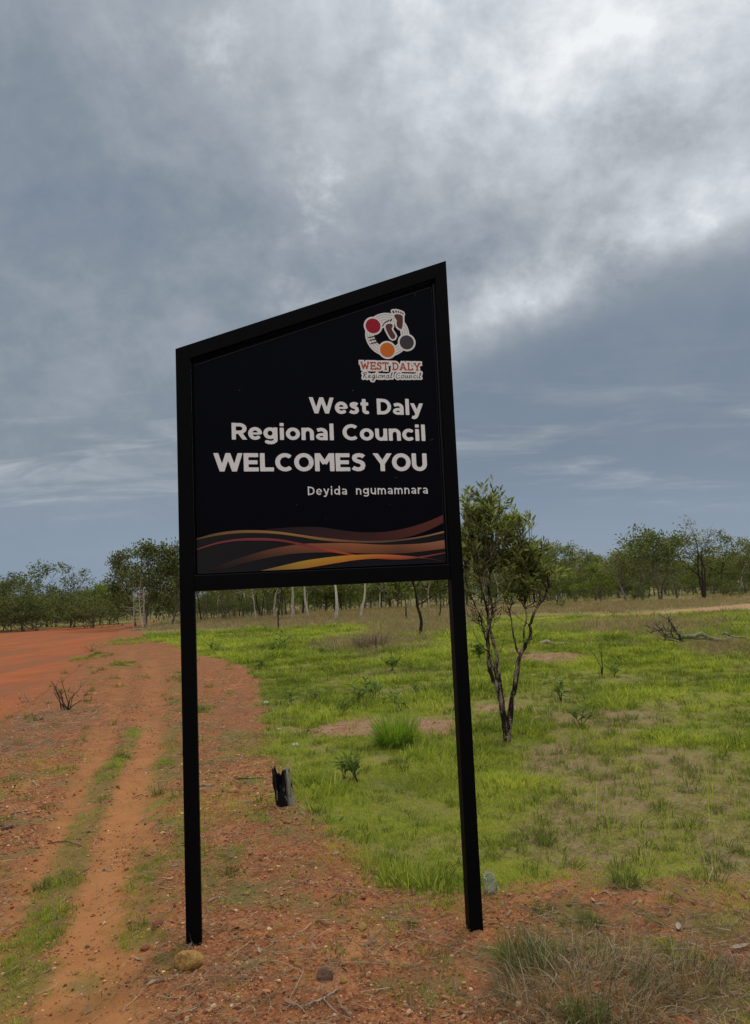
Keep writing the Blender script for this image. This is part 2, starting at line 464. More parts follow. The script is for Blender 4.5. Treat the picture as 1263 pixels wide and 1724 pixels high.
# --- ground material
def ground_material():
    m, t, out = new_mat('ground_soil')
    pos = t.n('ShaderNodeNewGeometry').outputs['Position']
    A = {k: t.attr('z_' + k) for k in ('grass', 'road', 'track', 'strip', 'bare', 'sand', 'dry')}
    nb = t.noise(pos, 0.8, 5, 0.6)
    nm = t.noise(pos, 5.0, 6, 0.65)
    nf = t.noise(pos, 38.0, 6, 0.7)
    nff = t.noise(pos, 140.0, 4, 0.7)
    vor = t.n('ShaderNodeTexVoronoi', feature='F1'); t.l(pos, vor.inputs['Vector']); vor.inputs['Scale'].default_value = 75.0
    vcol = t.n('ShaderNodeSeparateColor'); t.l(vor.outputs['Color'], vcol.inputs[0])
    vr = vcol.outputs[0]
    # gravelly red berm
    soil = t.mix(t.ss(nm, 0.3, 0.7), (0.195, 0.063, 0.024), (0.311, 0.113, 0.042))
    soil = t.mix(t.ss(nf, 0.42, 0.75), soil, (0.357, 0.152, 0.066))
    soil = t.mix(t.math('MULTIPLY', t.ss(vr, 0.62, 0.95), 0.55), soil, (0.391, 0.187, 0.086))
    soil = t.mix(t.math('MULTIPLY', t.ss(vr, 0.30, 0.05), 0.6), soil, (0.087, 0.030, 0.017))
    # dead litter tone on the verge
    soil = t.mix(t.math('MULTIPLY', t.ss(nb, 0.46, 0.72), 0.45), soil, (0.187, 0.099, 0.045))
    track = t.mix(t.ss(nm, 0.3, 0.75), (0.317, 0.130, 0.044), (0.396, 0.174, 0.064))
    track = t.mix(t.math('MULTIPLY', t.ss(nff, 0.5, 0.75), 0.4), track, (0.412, 0.219, 0.105))
    road = t.mix(t.ss(nb, 0.35, 0.7), (0.341, 0.087, 0.026), (0.379, 0.121, 0.041))
    mpr = t.n('ShaderNodeMapping'); t.l(pos, mpr.inputs[0]); mpr.inputs['Rotation'].default_value = (0, 0, -0.42); mpr.inputs['Scale'].default_value = (1.0, 0.09, 1.0)
    nr = t.noise(mpr.outputs[0], 0.9, 5, 0.65)
    road = t.mix(t.math('MULTIPLY', t.ss(nr, 0.42, 0.62), 0.75), road, (0.215, 0.092, 0.045))
    road = t.mix(t.math('MULTIPLY', t.ss(nm, 0.35, 0.75), 0.35), road, (0.209, 0.087, 0.045))
    road = t.mix(t.math('MULTIPLY', t.ss(nff, 0.55, 0.75), 0.4), road, (0.155, 0.063, 0.034))
    # ground under the grass
    gr = t.mix(t.ss(nm, 0.35, 0.7), (0.165, 0.155, 0.042), (0.230, 0.220, 0.050))
    gr = t.mix(t.math('MULTIPLY', t.ss(nf, 0.45, 0.75), 0.6), gr, (0.215, 0.165, 0.060))
    gr = t.mix(t.math('MULTIPLY', t.ss(nb, 0.5, 0.7), 0.5), gr, (0.125, 0.165, 0.036))
    dry = t.mix(t.ss(nf, 0.35, 0.7), (0.195, 0.140, 0.068), (0.300, 0.205, 0.105))
    dry = t.mix(t.math('MULTIPLY', t.ss(nm, 0.45, 0.7), 0.6), dry, (0.165, 0.155, 0.045))
    npz = t.noise(pos, 2.3, 5, 0.65)
    soil = t.mix(t.math('MULTIPLY', t.ss(npz, 0.52, 0.64), 0.75), soil, (0.165, 0.130, 0.048))
    soil = t.mix(t.math('MULTIPLY', t.ss(npz, 0.44, 0.34), 0.6), soil, (0.43, 0.20, 0.085))
    soil = t.mix(t.math('MULTIPLY', t.ss(nff, 0.52, 0.66), 0.75), soil, (0.105, 0.042, 0.022))
    c = t.mix(A['track'], soil, track)
    c = t.mix(A['road'], c, road)
    c = t.mix(t.math('MULTIPLY', A['strip'], 0.6), c, (0.13, 0.125, 0.04))
    gr = t.mix(t.math('MULTIPLY', t.ss(nff, 0.52, 0.68), 0.55), gr, (0.085, 0.080, 0.024))
    gr = t.mix(t.math('MULTIPLY', t.ss(nm, 0.54, 0.66), 0.75), gr, (0.265, 0.165, 0.075))
    dry = t.mix(t.math('MULTIPLY', t.ss(nff, 0.52, 0.66), 0.5), dry, (0.110, 0.080, 0.040))
    g2 = t.mix(A['dry'], gr, dry)
    g2 = t.mix(A['bare'], g2, t.mix(t.ss(nm, 0.35, 0.65), (0.255, 0.125, 0.065), (0.30, 0.185, 0.115)))
    g2 = t.mix(A['sand'], g2, t.mix(t.ss(nm, 0.35, 0.65), (0.34, 0.185, 0.095), (0.42, 0.25, 0.14)))
    c = t.mix(A['grass'], c, g2)
    hgt = t.math('ADD', t.math('MULTIPLY', nf, 0.6), t.math('MULTIPLY', t.math('SUBTRACT', 1.0, vor.outputs['Distance']), 0.35))
    hgt = t.math('ADD', hgt, t.math('MULTIPLY', nff, 0.25))
    principled(t, out, c, 0.95, 0.1, hgt, 0.55, 0.012)
    return m

MAT = {}
MAT['ground'] = ground_material()
MAT['frame'] = simple('black_powder_coat', (0.0022, 0.0022, 0.0026), 0.55, 0.06, 0.3, 14, 0.06, 0.001)
MAT['panel'] = simple('dark_navy_print', (0.0016, 0.0021, 0.0048), 0.5, 0.055, 0.25, 6, 0.0)
MAT['white_vinyl'] = simple('white_vinyl', (0.78, 0.78, 0.765), 0.6, 0.2, 0.05, 60, 0.0)
MAT['vinyl_edge'] = simple('panel_edge', (0.022, 0.022, 0.026), 0.6, 0.15, 0.2, 40, 0.0)
def flat(name, c): return simple(name, c, 0.6, 0.15, 0.06, 50, 0.0)
MAT['logo_white'] = flat('logo_white', (0.74, 0.745, 0.71))
MAT['logo_red'] = flat('logo_red', (0.33, 0.012, 0.030))
MAT['logo_orange'] = flat('logo_orange', (0.60, 0.155, 0.022))
MAT['logo_grey'] = flat('logo_grey', (0.055, 0.052, 0.058))
MAT['logo_brown'] = flat('logo_brown', (0.105, 0.042, 0.036))
MAT['logo_ink'] = flat('logo_ink', (0.030, 0.022, 0.022))
MAT['logo_line'] = flat('logo_line', (0.36, 0.36, 0.29))
MAT['logo_rust'] = flat('logo_rust', (0.46, 0.085, 0.040))

def vcol_mat():
    m, t, out = new_mat('printed_ribbon')
    principled(t, out, t.attr('ink', 'GEOMETRY', 'Color'), 0.6, 0.15)
    return m
MAT['ribbon'] = vcol_mat()

def bark_mat(name, c0, c1, sc=9.0, lo=.36, hi=.62):
    m, t, out = new_mat(name)
    tc_ = t.n('ShaderNodeTexCoord').outputs['Object']
    mp = t.n('ShaderNodeMapping'); t.l(tc_, mp.inputs[0]); mp.inputs['Scale'].default_value = (1, 1, 0.25)
    n = t.noise(mp.outputs[0], sc, 6, 0.65, 0.3)
    n2_ = t.noise(tc_, sc * 4, 4, 0.6)
    f = t.math('MULTIPLY_ADD', n2_, 0.35, t.math('MULTIPLY', n, 0.65))
    principled(t, out, t.mix(t.ss(f, lo, hi), c0, c1), 0.9, 0.1, f, 0.8, 0.02)
    return m
MAT['bark_dark'] = bark_mat('dark_bark', (0.018, 0.014, 0.012), (0.065, 0.048, 0.038), 3)
MAT['bark_grey'] = bark_mat('grey_bark', (0.075, 0.060, 0.048), (0.19, 0.155, 0.125), 3)
MAT['bark_pale'] = bark_mat('pale_bark', (0.34, 0.29, 0.235), (0.62, 0.56, 0.47), 3)
MAT['bark_near'] = bark_mat('flaky_bark', (0.020, 0.014, 0.011), (0.36, 0.27, 0.195), 17, .47, .62)
MAT['dead_wood'] = bark_mat('weathered_wood', (0.15, 0.115, 0.080), (0.46, 0.37, 0.27), 14)
MAT['dead_dark'] = bark_mat('dark_dead_wood', (0.035, 0.026, 0.02), (0.12, 0.09, 0.065), 20)
MAT['log_green'] = bark_mat('mossy_dead_wood', (0.09, 0.085, 0.045), (0.31, 0.30, 0.19), 10)
MAT['leaf_tree'] = leaf_mat('gum_leaves', [(0.090, 0.112, 0.044), (0.175, 0.200, 0.074), (0.280, 0.295, 0.115)], 0.52)
MAT['leaf_dark'] = leaf_mat('dark_bush_leaves', [(0.066, 0.082, 0.032), (0.130, 0.150, 0.055), (0.215, 0.230, 0.090)], 0.46)
MAT['leaf_olive'] = leaf_mat('olive_leaves', [(0.115, 0.125, 0.050), (0.205, 0.212, 0.080), (0.320, 0.310, 0.130)], 0.52)
MAT['leaf_bright'] = leaf_mat('bright_leaves', [(0.110, 0.155, 0.030), (0.185, 0.235, 0.044), (0.270, 0.310, 0.066)], 0.5)
MAT['leaf_near'] = leaf_mat('dark_gum_leaves', [(0.080, 0.098, 0.032), (0.200, 0.228, 0.066), (0.380, 0.395, 0.135)], 0.52, rough=0.5, spec=0.2)
MAT['leaf_seed'] = leaf_mat('seedling_leaves', [(0.065, 0.105, 0.024), (0.120, 0.180, 0.036), (0.210, 0.280, 0.060)], 0.35)
MAT['leaf_yellow'] = leaf_mat('yellow_green_leaves', [(0.160, 0.260, 0.028), (0.240, 0.350, 0.040), (0.320, 0.430, 0.055)], 0.4)
MAT['grass'] = leaf_mat('green_grass', [(0.080, 0.110, 0.026), (0.300, 0.355, 0.046), (0.560, 0.560, 0.110)], 0.50, True)
MAT['grass_dry'] = leaf_mat('dry_grass', [(0.170, 0.140, 0.070), (0.320, 0.245, 0.130), (0.480, 0.375, 0.215)], 0.3, True, 1.0, 0.0)
MAT['grass_tall'] = leaf_mat('tall_dry_blades', [(0.20, 0.165, 0.070), (0.36, 0.27, 0.135), (0.52, 0.40, 0.22)], 0.4, True, 1.0, 0.0)
MAT['straw'] = leaf_mat('straw', [(0.17, 0.11, 0.060), (0.33, 0.23, 0.135), (0.55, 0.43, 0.28)], 0.15, True, 1.0, 0.0)
MAT['litter'] = leaf_mat('dead_leaves', [(0.13, 0.068, 0.038), (0.25, 0.150, 0.088), (0.40, 0.30, 0.20)], 0.1, True, 1.0, 0.0)
MAT['pebble'] = inst_mat('ironstone_pebbles', [(0.15, 0.052, 0.027), (0.29, 0.112, 0.048), (0.44, 0.215, 0.095), (0.64, 0.44, 0.24)])
MAT['straw1'] = leaf_mat('straw_stalks', [(0.13, 0.09, 0.052), (0.23, 0.165, 0.10), (0.36, 0.285, 0.19)], 0.15, False, 0.8, 0.1)
MAT['tussock'] = leaf_mat('tussock_blades', [(0.095, 0.086, 0.034), (0.205, 0.168, 0.080), (0.430, 0.335, 0.205)], 0.3, False, 0.7, 0.15)
MAT['tuft'] = leaf_mat('tuft_blades', [(0.075, 0.105, 0.024), (0.130, 0.165, 0.036), (0.200, 0.220, 0.06)], 0.35, False)


# ------------------------------------------------------------------ ground sheet
def build_ground():
    az = np.unique(np.round(np.concatenate([np.arange(-180, -46, 6.0), np.arange(-46, -30, 0.8), np.arange(-30, 30.01, 0.19), np.arange(30.8, 46, 0.8), np.arange(46, 180, 6.0)]), 4))
    rs = np.concatenate([[0.35, 0.7, 1.1], np.linspace(1.5, 2.45, 22), 2.5 * np.exp(np.arange(0, 300) * 0.0082),
                         29.6 * np.exp(np.arange(0, 62) * 0.0255), 145 * np.exp(np.arange(0, 20) * 0.19)])
    rs = np.unique(np.round(rs, 5))
    na, nr = len(az), len(rs)
    A, R = np.meshgrid(np.radians(az), rs)
    x = (R * np.sin(A)).ravel(); y = (R * np.cos(A)).ravel()
    Z = zones(x, y)
    h = height(x, y)
    near = 1 - sstep(np.hypot(x, y), 14, 30)
    rg = rough(x, y)
    rg = rg * (1 - 0.55 * Z['track']) * (1 - 0.6 * Z['road'])
    h = h + rg * near
    h = np.where(np.hypot(x, y) > 150, h * 0, h)
    verts = np.stack([x, y, h], 1)
    verts = np.vstack([verts, [[0, 0, GZ(0, 0)]]])
    i = np.arange(nr - 1)[:, None]; j = np.arange(na)[None, :]; j2 = (j + 1) % na
    quads = np.stack([i * na + j, i * na + j2, (i + 1) * na + j2, (i + 1) * na + j], -1).reshape(-1, 4)[:, ::-1]
    c = len(verts) - 1
    tris = [(c, k, (k + 1) % na)[::-1] for k in range(na)]
    o = mesh_obj('ground', verts, quads.tolist() + tris, MAT['ground'], smooth=True)
    for k, a in Z.items():
        at_ = o.data.attributes.new('z_' + k, 'FLOAT', 'POINT')
        at_.data.foreach_set('value', np.append(a, 0.0).astype(np.float32))
    set_props(o, kind='structure')
    return o
build_ground()


# ------------------------------------------------------------------ scatter (geometry nodes)
def scatter(name, pts, rot, scl, idx, tint, variants, label=None):
    coll = bpy.data.collections.new(name + '_shapes')
    for k, vo in enumerate(variants):
        vo.name = '%s_shape_%02d' % (name, k)
        coll.objects.link(vo)
    me = bpy.data.meshes.new(name)
    me.from_pydata(np.asarray(pts).tolist(), [], [])
    n = len(pts)
    def add(nm, typ, key, arr):
        a = me.attributes.new(nm, typ, 'POINT'); a.data.foreach_set(key, np.ascontiguousarray(arr).ravel())
    add('rot', 'FLOAT_VECTOR', 'vector', np.asarray(rot, np.float32))
    add('scl', 'FLOAT_VECTOR', 'vector', np.asarray(scl, np.float32))
    add('idx', 'INT', 'value', np.asarray(idx, np.int32))
    add('tint', 'FLOAT', 'value', np.asarray(tint, np.float32))
    o = bpy.data.objects.new(name, me); COL.objects.link(o)
    ng = bpy.data.node_groups.new(name, 'GeometryNodeTree')
    ng.interface.new_socket('Geometry', in_out='INPUT', socket_type='NodeSocketGeometry')
    ng.interface.new_socket('Geometry', in_out='OUTPUT', socket_type='NodeSocketGeometry')
    N = ng.nodes; L = ng.links
    gi = N.new('NodeGroupInput'); go = N.new('NodeGroupOutput')
    ip = N.new('GeometryNodeInstanceOnPoints')
    ci = N.new('GeometryNodeCollectionInfo')
    ci.inputs['Collection'].default_value = coll
    ci.inputs['Separate Children'].default_value = True
    ci.inputs['Reset Children'].default_value = True
    ip.inputs['Pick Instance'].default_value = True
    def na(nm, typ):
        q = N.new('GeometryNodeInputNamedAttribute'); q.data_type = typ; q.inputs['Name'].default_value = nm
        return q.outputs[0]
    er = N.new('FunctionNodeEulerToRotation')
    L.new(na('rot', 'FLOAT_VECTOR'), er.inputs[0])
    L.new(gi.outputs[0], ip.inputs['Points']); L.new(ci.outputs[0], ip.inputs['Instance'])
    L.new(na('idx', 'INT'), ip.inputs['Instance Index']); L.new(er.outputs[0], ip.inputs['Rotation'])
    L.new(na('scl', 'FLOAT_VECTOR'), ip.inputs['Scale']); L.new(ip.outputs[0], go.inputs[0])
    md = o.modifiers.new('scatter', 'NODES'); md.node_group = ng
    set_props(o, label, None, None, 'stuff')
    return o

def blade_mesh(name, n, hmin, hmax, rad, wid, lean, mat, segs=3, seed=0, curl=0.5):
    r = np.random.default_rng(seed)
    V = []; Fc = []
    for k in range(n):
        a = r.uniform(0, 2 * np.pi); d = rad * math.sqrt(r.uniform())
        b0 = np.array([d * math.cos(a), d * math.sin(a), -0.01])
        la = a + r.normal(0, 0.9); ln = abs(r.normal(0, lean)) + 0.05
        H = r.uniform(hmin, hmax); w = wid * r.uniform(0.7, 1.3)
        dirv = np.array([math.cos(la), math.sin(la), 0]); side = np.array([-dirv[1], dirv[0], 0])
        tw = r.uniform(-0.8, 0.8); side = side * math.cos(tw) + dirv * math.sin(tw)
        i0 = len(V)
        p = b0.copy(); ang = ln
        for s in range(segs):
            ww = w * (1 - 0.25 * s / segs)
            V.append(p - side * ww / 2); V.append(p + side * ww / 2)
            stp = H / segs
            p = p + stp * (math.sin(ang) * dirv + math.cos(ang) * np.array([0, 0, 1.0]))
            ang += curl * r.uniform(0.2, 1.0) * (0.3 + ln)
        V.append(p)
        for s in range(segs - 1):
            q = i0 + 2 * s; Fc.append((q, q + 1, q + 3, q + 2))
        q = i0 + 2 * (segs - 1); Fc.append((q, q + 1, q + 2))
    return mesh_obj(name, [v.tolist() for v in V], Fc, mat, col=None)

def sample_polar(n, d0, d1, azm=27.0, p=1.0):
    """n points over the sector in front of the camera; density falls as D^-p"""
    u = rng.uniform(0, 1, n)
    k = 2 - p
    D = (d0 ** k + u * (d1 ** k - d0 ** k)) ** (1 / k) if abs(k) > 1e-6 else d0 * (d1 / d0) ** u
    a = np.radians(rng.uniform(-azm, azm, n))
    return D * np.sin(a), D * np.cos(a), D

def gz_arr(x, y):
    return height(x, y) + rough(x, y) * (1 - sstep(np.hypot(x, y), 14, 30))

def rot_up(n, tilt=0.12):
    return np.stack([rng.normal(0, tilt, n), rng.normal(0, tilt, n), rng.uniform(0, 6.283, n)], 1)

def avoid_sign(x, y):
    bl = at(326, 1583); br = at(798, 1567)
    return (np.hypot(x - bl.x, y - bl.y) > 0.055) & (np.hypot(x - br.x, y - br.y) > 0.06)

def scatter_grass():
    # green sward
    x, y, D = sample_polar(335000, 3.2, 48, 31, 1.2)
    Z = zones(x, y)
    patch = fbm(x, y, 0.8, 91) + 0.35 * fbm(x, y, 3.5, 92)
    dens = Z['grass'] * (1 - 0.93 * Z['bare']) * (1 - 0.97 * Z['sand']) * (1 - 0.76 * Z['dry']) * (0.30 + 0.70 * sstep(patch, 0.52, 0.80)) * (0.45 + 0.55 * sstep(fbm(x, y, 2.4, 94), 0.38, 0.58))
    dens = np.maximum(dens, 0.75 * Z['strip'] * (0.4 + 0.6 * sstep(fbm(x, y, 5.0, 62), 0.45, 0.65)) * (1 - Z['grass']))
    keep = rng.uniform(0, 1, len(x)) < dens
    x, y, D, pa, dr = x[keep], y[keep], D[keep], patch[keep], Z['dry'][keep]
    st = Z['grass'][keep] < 0.5
    n = len(x)
    tall = sstep(fbm(x, y, 1.3, 93), 0.45, 0.75)
    s = rng.uniform(0.45, 1.1, n) * (0.45 + 0.85 * tall) * np.clip(0.80 + 0.055 * D, 0.9, 2.3)
    s[st] *= 0.42
    s *= (1 - 0.35 * dr)
    xy = rng.uniform(0.9, 1.3, n) * np.clip(0.9 + 0.05 * D, 1, 2.4)
    scl = np.stack([s * xy, s * xy, s], 1)
    tint = np.clip(0.45 + 1.3 * (fbm(x, y, 0.45, 95) - 0.5) + 0.9 * (fbm(x, y, 2.5, 96) - 0.5) + rng.normal(0, 0.2, n) + 0.10 * dr + 0.16 * (1 - sstep(D, 5, 9)), 0, 1)
    tint[st] = np.clip(tint[st] - 0.08, 0, 1)
    var = [blade_mesh('g', 15, 0.03, 0.085, 0.05, 0.0042, 0.35, MAT['grass'], 3, 100 + k, 0.6) for k in range(6)]
    var += [blade_mesh('g', 11, 0.06, 0.13, 0.035, 0.0045, 0.28, MAT['grass'], 3, 120 + k, 0.5) for k in range(2)]
    idx = rng.integers(0, 6, n); tl = rng.uniform(0, 1, n) < 0.10 + 0.10 * tall; idx[tl] = rng.integers(6, 8, tl.sum())
    # very short blades filling the sward close to the camera
    x2, y2, D2 = sample_polar(190000, 3.2, 10, 31, 1.1)
    Z2 = zones(x2, y2)
    d2 = Z2['grass'] * (1 - 0.9 * Z2['bare']) * (1 - 0.78 * Z2['dry']) * (0.15 + 0.85 * sstep(fbm(x2, y2, 3.0, 99), 0.38, 0.60))
    npz = sstep(fbm(x2, y2, 1.5, 63) + 0.3 * fbm(x2, y2, 6, 64), 0.66, 0.85)
    edge_ = np.exp(-np.maximum(0, -poly_sd(np.stack([x2, y2], 1), GRASS_POLY)) / 0.22)
    d2 = np.maximum(d2, (1 - Z2['track']) * (1 - Z2['road']) * np.clip(0.015 + 0.20 * npz + 0.38 * edge_ * (0.3 + npz), 0, 1) * (1 - Z2['grass']))
    k2 = rng.uniform(0, 1, len(x2)) < d2
    x2, y2 = x2[k2], y2[k2]; m = len(x2)
    t2 = np.clip(0.62 + 1.2 * (fbm(x2, y2, 0.6, 95) - 0.5) + rng.normal(0, 0.22, m), 0, 1)
    s2 = rng.uniform(0.35, 0.8, m)
    # scattered darker tufts, everywhere in the field
    x3, y3, D3 = sample_polar(7500, 3.4, 26, 31, 1.0)
    Z3 = zones(x3, y3)
    k3 = rng.uniform(0, 1, len(x3)) < np.maximum(Z3['grass'] * (1 - Z3['bare']) * (1 - Z3['sand']) * (0.45 + 0.4 * Z3['dry']), 0.05 * (1 - Z3['track']) * (1 - Z3['road']))
    x3, y3, D3 = x3[k3], y3[k3], D3[k3]; m3 = len(x3)
    t3 = np.clip(rng.normal(0.12, 0.12, m3), 0, 1); s3 = rng.uniform(0.55, 1.0, m3) * np.clip(0.7 + 0.05 * D3, .8, 1.8)
    # lone tall stalks
    x4, y4, D4 = sample_polar(3600, 4.2, 34, 31, 0.9)
    Z4 = zones(x4, y4)
    k4 = rng.uniform(0, 1, len(x4)) < Z4['grass'] * (1 - Z4['bare']) * (1 - Z4['sand']) * (0.15 + 0.85 * sstep(fbm(x4, y4, 0.35, 98), 0.45, 0.65))
    x4, y4 = x4[k4], y4[k4]; m4 = len(x4)
    x = np.concatenate([x, x2, x3, x4]); y = np.concatenate([y, y2, y3, y4]); tint = np.concatenate([tint, t2, t3, np.clip(rng.normal(.85, .15, m4), 0, 1)])
    scl = np.concatenate([scl, np.stack([s2 * 1.2, s2 * 1.2, s2], 1), np.stack([s3 * 1.4, s3 * 1.4, s3], 1), np.repeat(rng.uniform(.6, 1.2, m4)[:, None], 3, 1)])
    idx = np.concatenate([idx, rng.integers(8, 11, m), rng.integers(11, 13, m3), rng.integers(13, 15, m4)]); n = len(x)
    var += [blade_mesh('g', 9, 0.02, 0.055, 0.045, 0.0032, 0.6, MAT['grass'], 3, 180 + k, 0.8) for k in range(3)]
    var += [blade_mesh('g', 34, 0.04, 0.10, 0.045, 0.0036, 0.55, MAT['grass'], 3, 190 + k, 0.7) for k in range(2)]
    var += [blade_mesh('g', 4, 0.14, 0.34, 0.05, 0.0036, 0.22, MAT['grass'], 4, 196 + k, 0.35) for k in range(2)]
    z = gz_arr(x, y)
    scatter('green_grass', np.stack([x, y, z], 1), rot_up(n), scl, idx, tint, var)
    print('grass', n)
    # dry standing grass, mid field
    x, y, D = sample_polar(46000, 3.2, 75, 31, 0.9)
    Z = zones(x, y)
    dens = Z['grass'] * 0.6 * np.clip(Z['dry'] * 1.0 - 0.1, 0, 1) * (1 - 0.9 * Z['sand']) * (1 - Z['bare'])
    keep = rng.uniform(0, 1, len(x)) < dens
    x, y, D = x[keep], y[keep], D[keep]; n = len(x)
    s = rng.uniform(0.6, 1.2, n) * np.where(D < 12, 0.55, 1.0) * np.clip(0.6 + 0.04 * D, 0.7, 2.0)
    tint = np.clip(rng.normal(0.45, 0.22, n) + 0.3 * (fbm(x, y, 0.7, 97) - 0.5), 0, 1)
    var = [blade_mesh('d', 16, 0.06, 0.20, 0.09, 0.004, 0.35, MAT['grass_dry'], 3, 140 + k, 0.5) for k in range(5)]
    wd = rng.uniform(0.9, 1.4, n) * np.clip(0.8 + 0.03 * D, 1, 2.2)
    scatter('dry_grass', np.stack([x, y, gz_arr(x, y)], 1), rot_up(n), np.stack([s * wd, s * wd, s], 1), rng.integers(0, 5, n), tint, var)
    print('dry', n)
    # tall brown grass before the far trees
    x, y, D = sample_polar(9000, 42, 105, 31, 0.6)
    Z = zones(x, y)
    az_ = x / y
    belt = sstep(fbm(x, y, 0.11, 47), 0.40, 0.55) * np.where(az_ < -0.25, sstep(D, 80, 88), np.where(az_ < 0.10, sstep(D, 56, 62), sstep(D, 51, 54)))
    keep = (rng.uniform(0, 1, len(x)) < 0.5 * belt * (1 - Z['road']) * (1 - 0.95 * Z['sand']) * (0.04 + 0.96 * Z['dry']))
    x, y, D = x[keep], y[keep], D[keep]; n = len(x)
    s = rng.uniform(0.7, 1.3, n) * np.where((x / y > -0.16) & (x / y < 0.08), 0.6, 0.45)
    tint = np.clip(rng.normal(0.36, 0.18, n), 0, 1)
    var = [blade_mesh('t', 26, 0.40, 1.0, 0.6, 0.030, 0.30, MAT['grass_tall'], 3, 160 + k, 0.4) for k in range(4)]
    scatter('tall_dry_grass', np.stack([x, y, height(x, y)], 1), rot_up(n, 0.05), np.stack([s * 1.3, s * 1.3, s], 1), rng.integers(0, 4, n), tint, var)
    print('tall', n)
scatter_grass()

def pebble(seed, sub=1, squash=0.65, jit=0.16):
    r = np.random.default_rng(seed)
    bm = bmesh.new()
    bmesh.ops.create_icosphere(bm, subdivisions=sub, radius=1.0)
    sx, sy = r.uniform(0.75, 1.3), r.uniform(0.7, 1.1)
    ks = [(r.normal(0, 1, 3), r.uniform(0.55, 0.85)) for _ in range(5)]
    for v in bm.verts:
        p = np.array(v.co)
        for k, c in ks:                                   # cut facets
            k = k / np.linalg.norm(k); d = p @ k
            if d > c: p = p - k * (d - c) * 0.9
        p = p * (1 + r.normal(0, jit * 0.35))
        v.co = (p[0] * sx, p[1] * sy, p[2] * squash)
    V = [tuple(v.co) for v in bm.verts]; Fc = [tuple(v.index for v in f.verts) for f in bm.faces]
    bm.free()
    return V, Fc

def scatter_gravel():
    xs, ys, ss, tt = [], [], [], []
    for (n, d0, d1, s0, s1, p) in ((2600, 2.5, 8, 0.010, 0.019, 1.0), (90000, 2.5, 6.5, 0.0026, 0.0080, 1.0), (9000, 2.5, 9, 0.007, 0.0145, 1.0), (42000, 6.0, 20, 0.006, 0.017, 1.0)):
        x, y, D = sample_polar(n, d0, d1, 31, p)
        Z = zones(x, y)
        cl = sstep(fbm(x, y, 1.7, 81) + 0.3 * fbm(x, y, 6, 82), 0.45, 0.85)
        dens = (1 - Z['grass']) * (1 - (0.72 if s0 < .005 else .985) * Z['track']) * (1 - 0.75 * Z['road']) * (1 - 0.6 * Z['strip']) * (0.2 + 0.8 * cl)
        right = sstep(x, 0.55, 0.95) * (1 - sstep(y, 4.5, 5))
        dens *= (1 - 0.75 * right)
        dens = np.maximum(dens, Z['bare'] * 0.4)
        k = rng.uniform(0, 1, n) < dens
        k &= avoid_sign(x, y)
        xs.append(x[k]); ys.append(y[k])
        ss.append(s0 * (s1 / s0) ** (rng.uniform(0, 1, k.sum()) ** 1.4))
        tt.append(np.clip(rng.normal(0.45, 0.25, k.sum()), 0, 1))
    x, y, s, t_ = map(np.concatenate, (xs, ys, ss, tt)); n = len(x)
    var = []
    for k in range(7):
        V, Fc = pebble(200 + k)
        var.append(mesh_obj('p', V, Fc, MAT['pebble'], col=None))
    z = gz_arr(x, y) + s * 0.15
    rot = np.stack([rng.normal(0, 0.4, n), rng.normal(0, 0.4, n), rng.uniform(0, 6.283, n)], 1)
    scatter('gravel', np.stack([x, y, z], 1), rot, np.repeat(s[:, None], 3, 1), rng.integers(0, 7, n), t_, var)
    print('gravel', n)
scatter_gravel()

def stalk_mesh(seed, L, w, mat, segs=4, bend=0.25):
    r = np.random.default_rng(seed)
    pts = [np.zeros(3)]; a = 0.0; e_ = 0.0
    for s in range(segs):
        a += r.normal(0, bend); e_ += r.normal(0, bend * 0.35)
        pts.append(pts[-1] + L / segs * np.array([math.cos(a) * math.cos(e_), math.sin(a) * math.cos(e_), math.sin(e_)]))
    pts = np.array(pts); pts -= pts.mean(0); pts[:, 2] -= pts[:, 2].min()
    T = Tubes(); T.tube(pts, np.linspace(w, w * 0.5, segs + 1), 3)
    return mesh_obj('s', T.v, T.f, mat, col=None)

def leaf_shape(L, w, curl, fold, n=5):
    """a lanceolate leaf along +X"""
    V = []; Fc = []
    for i in range(n + 1):
        t = i / n
        hw = w * 0.5 * (math.sin(math.pi * min(1, t * 0.92 + 0.06)) ** 0.8) * (1 - 0.25 * t)
        x = L * t; z = curl * L * (t * t) * 1.0
        if i == n:
            V.append((x, 0, z))
        else:
            V += [(x, -hw, z + fold * hw), (x, 0, z), (x, hw, z + fold * hw)]
    for i in range(n - 1):
        q = 3 * i
        Fc += [(q, q + 1, q + 4, q + 3), (q + 1, q + 2, q + 5, q + 4)]
    q = 3 * (n - 1); Fc += [(q, q + 1, 3 * n), (q + 1, q + 2, 3 * n)]
    return V, Fc

